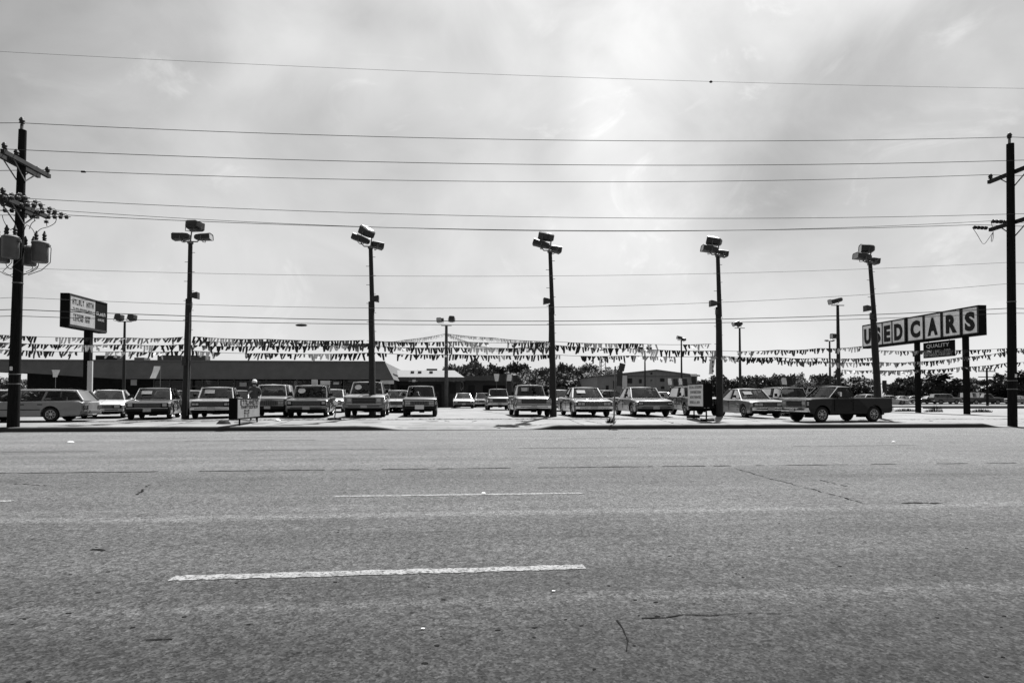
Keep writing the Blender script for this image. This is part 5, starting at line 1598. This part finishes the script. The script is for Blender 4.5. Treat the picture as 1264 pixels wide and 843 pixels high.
    for u in (S['uf'], S['ur']): add('axle', MB().tube([(-w + .12, u - L / 2, S['wheel'] * .95), (w - .12, u - L / 2, S['wheel'] * .95)], .05, 6).box((0.1, u - L / 2, S['wheel'] * .95), (.28, .3, .26)), 'under')
    if key == 'wagon':
        for s in (-1, 1): add('roof_rail', MB().bar((s * .5, -L / 2 + 2.5, 1.49), (s * .5, -L / 2 + 4.1, 1.49), .03), 'trim_black')
        for u in (2.62, 3.85): add('rack_bar', MB().bar((-.54, u - L / 2, 1.485), (.54, u - L / 2, 1.485), .05, .03), 'trim_black')
    CACHE[key] = out; return out


def car(kind, px, Y, yaw, pv, label, cat='car', name=None, bump='chrome', z=None, roofcol=None, extras=(), dz=0.0, sc=1.0, cx=None):
    S = SP[kind]; L = S['L']; X = ax(px, Y) if cx is None else cx
    g = gz(X, Y) if z is None else z
    r = empty(name or {'sedan': 'sedan', 'boxsedan': 'sedan', 'sedan2': 'sedan', 'boxsedan2': 'sedan', 'boxsedan3': 'sedan', 'coupe': 'coupe', 'hatch': 'hatchback', 'wagon': 'station_wagon', 'van': 'van', 'utility': 'sport_utility'}.get(kind, 'pickup_truck'),
              (X, Y, g + dz), R(yaw), label, cat, 'vehicles parked on the sales lot')
    r.scale = (sc, sc, sc)
    P = paint(pv); made = {}
    for nm, me, mk, par in car_parts(kind):
        if mk == 'paint': mm = paint(roofcol) if (roofcol is not None and nm in ('roof', 'pillar')) else P
        elif mk == 'bumper': mm = MATS[bump] if bump in MATS else paint(float(bump))
        else: mm = MATS[mk]
        ob = link_mesh(nm, me, mm, made.get(par, r)); made.setdefault(nm, ob)
    t, rm = wheel_meshes(S['wheel'], kind in ('compactpickup', 'pickup', 'pickup2', 'pickup3', 'wagon', 'hatch'))
    for u in (S['uf'], S['ur']):
        for s in (-1, 1):
            wo = link_mesh('wheel', t, 'rubber', r, (s * (S['W'] / 2 - .13), u - L / 2, S['wheel']))
            if s < 0: wo.rotation_euler = (0, 0, math.pi)
            link_mesh('rim', rm, 'rim_steel', wo)
    for e in extras:
        if e == 'card':       # round price card just outside the glass, also imitating a pale reflection
            o = MB().lathe([(.001, -.004), (.17, -.004), (.17, .004), (.001, .004)], (0, 0, 0), 16, 'Y').build('windshield_glint_card', 'card_glint', r, loc=(-S['wb'] * .5, -L / 2 + (S['cowl'][0] + S['rf'][0]) / 2 - .06, (S['cowl'][1] + S['rf'][1]) / 2 + .04)); o.rotation_euler = (R(-42), 0, 0)
        elif e == 'paper':  # pale card just outside the glass, imitating mottled windshield reflections
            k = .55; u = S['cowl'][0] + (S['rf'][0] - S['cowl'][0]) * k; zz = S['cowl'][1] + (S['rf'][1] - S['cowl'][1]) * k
            o = MB().box((0, 0, 0), (.42, .006, .24)).build('windshield_glint_card', 'card_glint', r, loc=(S['wb'] * -.36, -L / 2 + u - .075, zz + .035)); o.rotation_euler = (-math.atan2(S['rf'][0] - S['cowl'][0], S['rf'][1] - S['cowl'][1]), 0, 0)
        elif e == 'topsign':
            MB().box((.12, -L / 2 + S['rf'][0] + .3, S['rf'][1] + .19), (.28, .03, .26)).build('price_sign', 'card_white', r)
        elif e == 'topsign2':
            MB().box((.52, -L / 2 + S['rf'][0] + 1.3, S['rf'][1] + .18), (.46, .03, .22)).build('price_sign', 'card_white', r)
        elif e == 'shell':
            zt = S['rf'][1] + .06; m = MB(); a, b = 2.95 - L / 2, L / 2 - .08; wv = S['W'] / 2 - .07
            m.add([(-wv, a, 1.16), (wv, a, 1.16), (wv, b, 1.16), (-wv, b, 1.16), (-wv * .86, a + .03, zt), (wv * .86, a + .03, zt), (wv * .86, b - .1, zt), (-wv * .86, b - .1, zt)], [(0, 3, 2, 1), (4, 5, 6, 7), (0, 1, 5, 4), (1, 2, 6, 5), (2, 3, 7, 6), (3, 0, 4, 7)])
            m.build('camper_shell', paint(.5), r, bevel=.05, smooth=40)
        elif e == 'rack':
            for u in (3.2, 5.0):
                for s in (-1, 1): MB().bar((s * .86, u - L / 2, 1.1), (s * .86, u - L / 2, 1.95), .05).build('rack_post', 'steel', r)
                MB().bar((-.9, u - L / 2, 1.95), (.9, u - L / 2, 1.95), .05).build('rack_bar', 'steel', r)
        elif e == 'roofboard':
            MB().box((0, .4, S['rf'][1] + .16), (1.7, 3.9, .07)).build('roof_board', 'trim_black', r, bevel=.02)
        elif e == 'plate':
            MB().box((.0, -L / 2 - .14, S['bz'] + .02), (.5, .02, .24)).build('dealer_plate', 'card_white', r)
        elif e == 'guard':
            for s in (-1, 1): MB().bar((s * .42, -L / 2 - .16, .42), (s * .42, -L / 2 - .12, 1.0), .06).build('grille_guard', 'trim_black', r)
    return r


R_ = 31.0
# ---- front row, left to right
car('wagon', 55, 28.2, -84, .28, 'grey station wagon parked sideways at the left edge with roof rack', 'station wagon', bump='0.2', cx=ax(121, 28.2) - 2.62, sc=.94)
car('coupe', 135, 33.0, 20, .62, 'white two-door coupe half hidden behind the grey station wagon', 'car', bump='0.5', sc=1.02)
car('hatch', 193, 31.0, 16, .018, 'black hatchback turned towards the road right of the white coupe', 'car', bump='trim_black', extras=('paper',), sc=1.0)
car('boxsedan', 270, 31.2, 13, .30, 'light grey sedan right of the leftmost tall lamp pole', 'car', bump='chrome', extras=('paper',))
car('pickup2', 338, 31.6, 9, .17, 'two-tone pickup with pale camper shell behind the low box sign', 'pickup truck', bump='trim_black', roofcol=.5, extras=('shell',), sc=.86)
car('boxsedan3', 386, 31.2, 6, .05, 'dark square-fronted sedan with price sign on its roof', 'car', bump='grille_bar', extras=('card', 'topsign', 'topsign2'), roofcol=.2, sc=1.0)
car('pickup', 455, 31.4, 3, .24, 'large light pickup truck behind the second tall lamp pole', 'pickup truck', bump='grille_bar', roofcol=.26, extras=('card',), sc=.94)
car('pickup2', 520, 31.6, 1, .055, 'dark pickup truck standing alone with a white plate on its bumper', 'pickup truck', bump='trim_black', extras=('plate',), sc=.83)
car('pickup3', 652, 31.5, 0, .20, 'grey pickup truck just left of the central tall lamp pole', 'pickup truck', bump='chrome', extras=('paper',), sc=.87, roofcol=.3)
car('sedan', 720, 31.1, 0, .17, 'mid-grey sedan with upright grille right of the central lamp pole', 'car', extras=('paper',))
car('sedan2', 790, 31.2, 0, .15, 'grey sedan behind the leaning road sign post', 'car', bump='grille_bar', roofcol=.3)
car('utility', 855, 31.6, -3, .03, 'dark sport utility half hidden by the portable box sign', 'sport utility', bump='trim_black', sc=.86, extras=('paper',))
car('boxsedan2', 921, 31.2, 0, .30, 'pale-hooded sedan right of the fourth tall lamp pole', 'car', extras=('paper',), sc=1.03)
car('utility', 970, 34.0, 0, .10, 'boxy sport utility between the pale-hooded sedan and the dark pickup', 'sport utility', sc=.92)
car('van', 1014, 38.0, -40, .03, 'dark van with a flat board on its roof behind the dark pickup', 'van', extras=('roofboard',), sc=.82)
rx = car('compactpickup', 1033, 26.1, -80, .008, 'dark compact pickup parked sideways at the right with bright front bumper', 'pickup truck', sc=1.0)
# ---- rows behind
GN = 'vehicles parked on the sales lot'
car('sedan', 492, 39.0, 0, .5, 'white sedan glimpsed right of the large light pickup', 'car', sc=.95)
car('coupe', 572, 56, 0, .5, 'bright silver coupe parked alone far back in the lot', 'car', bump='0.3', sc=1.0)
car('sedan', 596, 62, 0, .2, 'grey sedan farther back right of the bright coupe', 'car', sc=1.0)
car('pickup', 614, 46, 0, .16, 'grey pickup farther back left of the central grey pickup', 'pickup truck', sc=.86)
car('hatch', 210, 41, 8, .12, 'grey car seen behind the black hatchback', 'car')
car('sedan', 237, 40, 5, .28, 'pale car behind the leftmost tall lamp pole', 'car')
car('sedan', 296, 41, 5, .3, 'pale sedan behind the low box sign', 'car')
car('boxsedan', 350, 43, 4, .1, 'dark grey sedan behind the square-fronted sedan', 'car')
car('sedan', 412, 40, 2, .55, 'white sedan seen between the square-fronted sedan and the large pickup', 'car', bump='chrome')
car('boxsedan', 470, 42, 0, .06, 'dark car behind the large light pickup', 'car')
car('coupe', 506, 44, 0, .05, 'black car behind the dark lone pickup', 'car')
car('boxsedan', 553, 66, 0, .12, 'grey car behind the pale yard lamp pole', 'car')
car('sedan', 690, 42, 0, .55, 'white car glimpsed behind the central lamp pole', 'car')
car('sedan', 744, 44, -60, .05, 'black car behind the gap between the two grey sedans', 'car')
car('coupe', 815, 41, -30, .5, 'white car behind the dark sport utility', 'car')
car('boxsedan', 936, 44, 0, .04, 'dark car behind the pale-hooded sedan', 'car')
car('sedan', 1068, 62, -75, .5, 'white car seen above the bed of the dark pickup', 'car')
car('hatch', -12, 40, -60, .45, 'pale car at the left edge behind the utility pole', 'car')
car('sedan', 22, 44, -70, .12, 'dark car behind the hood of the grey station wagon', 'car')
# ---- far lot at right
far = [('sedan', 1113, 112, 88, .5, 'white car leftmost in the far row at the right'), ('hatch', 1131, 114, 85, .4, 'pale hatchback second in the far row at the right'),
       ('sedan', 1148, 104, 90, .08, 'dark car in the far row left of the boxy truck'), ('utility', 1166, 102, 80, .12, 'boxy pale-topped truck in the far row between the posts'),
       ('van', 1203, 106, 88, .05, 'dark van in the far row right of the near post'), ('pickup', 1214, 100, 70, .04, 'dark pickup in the far row left of the right utility pole'),
       ('sedan', 1256, 100, 88, .3, 'pale car in the far row right of the right utility pole'), ('sedan', 1098, 90, 60, .4, 'pale car just right of the rightmost lamp pole')]
for k, px, Y, yw, pv, lab in far:
    car(k, px, Y, yw, pv, lab, {'pickup': 'pickup truck', 'van': 'van', 'utility': 'sport utility'}.get(k, 'car'), z=.05)

# low kerbs of the side street at right
for Y, xa, xb in ((66, 1090, 1420), (56, 1140, 1440), (92, 1080, 1400)):
    X0, X1_ = ax(xa, Y), ax(xb, Y)
    o = MB().box(((X0 + X1_) / 2, Y, gz(30, Y) + .06), (X1_ - X0, .3, .2)).build('side_street_kerb', 'kerb_concrete', bevel=.03); o['kind'] = 'structure'

# ================================================================== PERSON
def person():
    Y = 27.3; x = ax(314, Y); g = gz(x, Y)
    J = {'pel': (0, 0, .92), 'wst': (0, .01, 1.08), 'chs': (0, .02, 1.28), 'nkb': (0, .01, 1.43), 'nk': (0, -.01, 1.50), 'hd': (0, -.03, 1.58), 'top': (0, -.02, 1.66),
         'lh': (.09, 0, .88), 'lk': (.10, -.03, .48), 'la': (.10, .02, .09), 'lt': (.11, -.15, .035), 'rh': (-.09, 0, .88), 'rk': (-.11, -.02, .48), 'ra': (-.12, .03, .09), 'rt': (-.13, -.14, .035),
         'ls': (.18, .02, 1.38), 'le': (.25, .06, 1.12), 'lw': (.22, -.10, .92), 'lp': (.21, -.15, .86), 'rs': (-.18, .02, 1.38), 're': (-.27, -.02, 1.13), 'rw': (-.16, -.22, 1.20), 'rp': (-.12, -.29, 1.23)}
    Rd = {'pel': .145, 'wst': .135, 'chs': .16, 'nkb': .09, 'nk': .058, 'hd': .092, 'top': .075, 'lh': .095, 'lk': .062, 'la': .045, 'lt': .038, 'ls': .068, 'le': .048, 'lw': .032, 'lp': .036}
    E = [('pel', 'wst'), ('wst', 'chs'), ('chs', 'nkb'), ('nkb', 'nk'), ('nk', 'hd'), ('hd', 'top')]
    for s in 'lr': E += [('pel', s + 'h'), (s + 'h', s + 'k'), (s + 'k', s + 'a'), (s + 'a', s + 't'), ('chs', s + 's'), (s + 's', s + 'e'), (s + 'e', s + 'w'), (s + 'w', s + 'p')]
    for s, sg in (('l', 1), ('r', -1)):
        p = Vector(J[s + 'p']); d = (p - Vector(J[s + 'w'])).normalized(); side = Vector((0, 1, 0)).cross(d).normalized() if s == 'l' else Vector((0, 0, 1)).cross(d).normalized()
        for k in range(4):
            b = p + side * (k - 1.5) * .021; J['%sf%d' % (s, k)] = tuple(b + d * .04); J['%sg%d' % (s, k)] = tuple(b + d * (.085 - .008 * abs(k - 1.3)) + Vector((0, -.02, -.012)))
            E += [(s + 'p', '%sf%d' % (s, k)), ('%sf%d' % (s, k), '%sg%d' % (s, k))]
        J[s + 'th'] = tuple(p + side * .045 + d * .02); J[s + 'ti'] = tuple(p + side * .055 + d * .055); E += [(s + 'w', s + 'th'), (s + 'th', s + 'ti')]
    names = list(J); me = bpy.data.meshes.new('person')
    me.from_pydata([J[n] for n in names], [(names.index(a), names.index(b)) for a, b in E], [])
    o = bpy.data.objects.new('tmp', me); COL.objects.link(o)
    md = o.modifiers.new('s', 'SKIN'); 
    if not me.skin_vertices: me.attributes
    sk = me.skin_vertices[0].data if me.skin_vertices else None
    if sk is None:
        bpy.context.view_layer.objects.active = o; o.select_set(True); bpy.ops.mesh.customdata_skin_add(); sk = me.skin_vertices[0].data
    for i, n in enumerate(names):
        r_ = Rd.get(n) or Rd.get('l' + n[1:]) or .0095
        sk[i].radius = (r_, r_ * (.72 if n in ('pel', 'wst', 'chs', 'nkb') else 1)); sk[i].use_root = (n == 'pel')
    o.modifiers.new('u', 'SUBSURF').levels = 1
    dg = bpy.context.evaluated_depsgraph_get(); dg.update(); m2 = bpy.data.meshes.new_from_object(o.evaluated_get(dg)); bpy.data.objects.remove(o)
    m2.materials.clear()
    for k in ('skin', 'shirt', 'cloth_dark'): m2.materials.append(MATS[k])
    for p in m2.polygons:
        c = p.center; p.use_smooth = True
        arm = abs(c.x) > .2 or c.y < -.13
        p.material_index = 0 if c.z > 1.465 or (c.z > .8 and (c.z < 1.10 and abs(c.x) > .17 and c.y < -.02)) or (c.y < -.14 and c.z > 1.05) else (1 if c.z > .96 or (arm and c.z > .8) else 2)
    b = bpy.data.objects.new('person', m2); COL.objects.link(b); b.location = (x, Y, g); b.rotation_euler = (0, 0, R(12))
    tag(b, 'person in grey shirt, dark trousers and pale cap standing behind the low box sign', 'person')
    MB().lathe([(.10, 1.60), (.105, 1.64), (.09, 1.70), (.05, 1.735), (.001, 1.74)], (0, -.025, 0), 14).box((0, -.14, 1.615), (.15, .12, .014)).build('cap', 'card_white', b, smooth=40)
    MB().lathe([(.098, 1.53), (.104, 1.57), (.104, 1.61)], (0, .0, 0), 14).build('hair', 'hair', b, smooth=40)
    for s in (-1, 1): MB().lathe([(.001, -.012), (.011, 0), (.001, .012)], (s * .034, -.115, 1.585), 8).build('eye', 'hair', b); MB().box((s * .098, -.02, 1.575), (.014, .03, .055)).build('ear', 'skin', b, bevel=.005)
    MB().add([(-.014, -.112, 1.548), (.014, -.112, 1.548), (0, -.108, 1.59), (0, -.138, 1.552)], [(0, 1, 3), (1, 2, 3), (2, 0, 3)]).build('nose', 'skin', b); MB().box((0, -.112, 1.525), (.045, .012, .009)).build('mouth', 'hair', b)


person()
print('objects', len(bpy.data.objects))
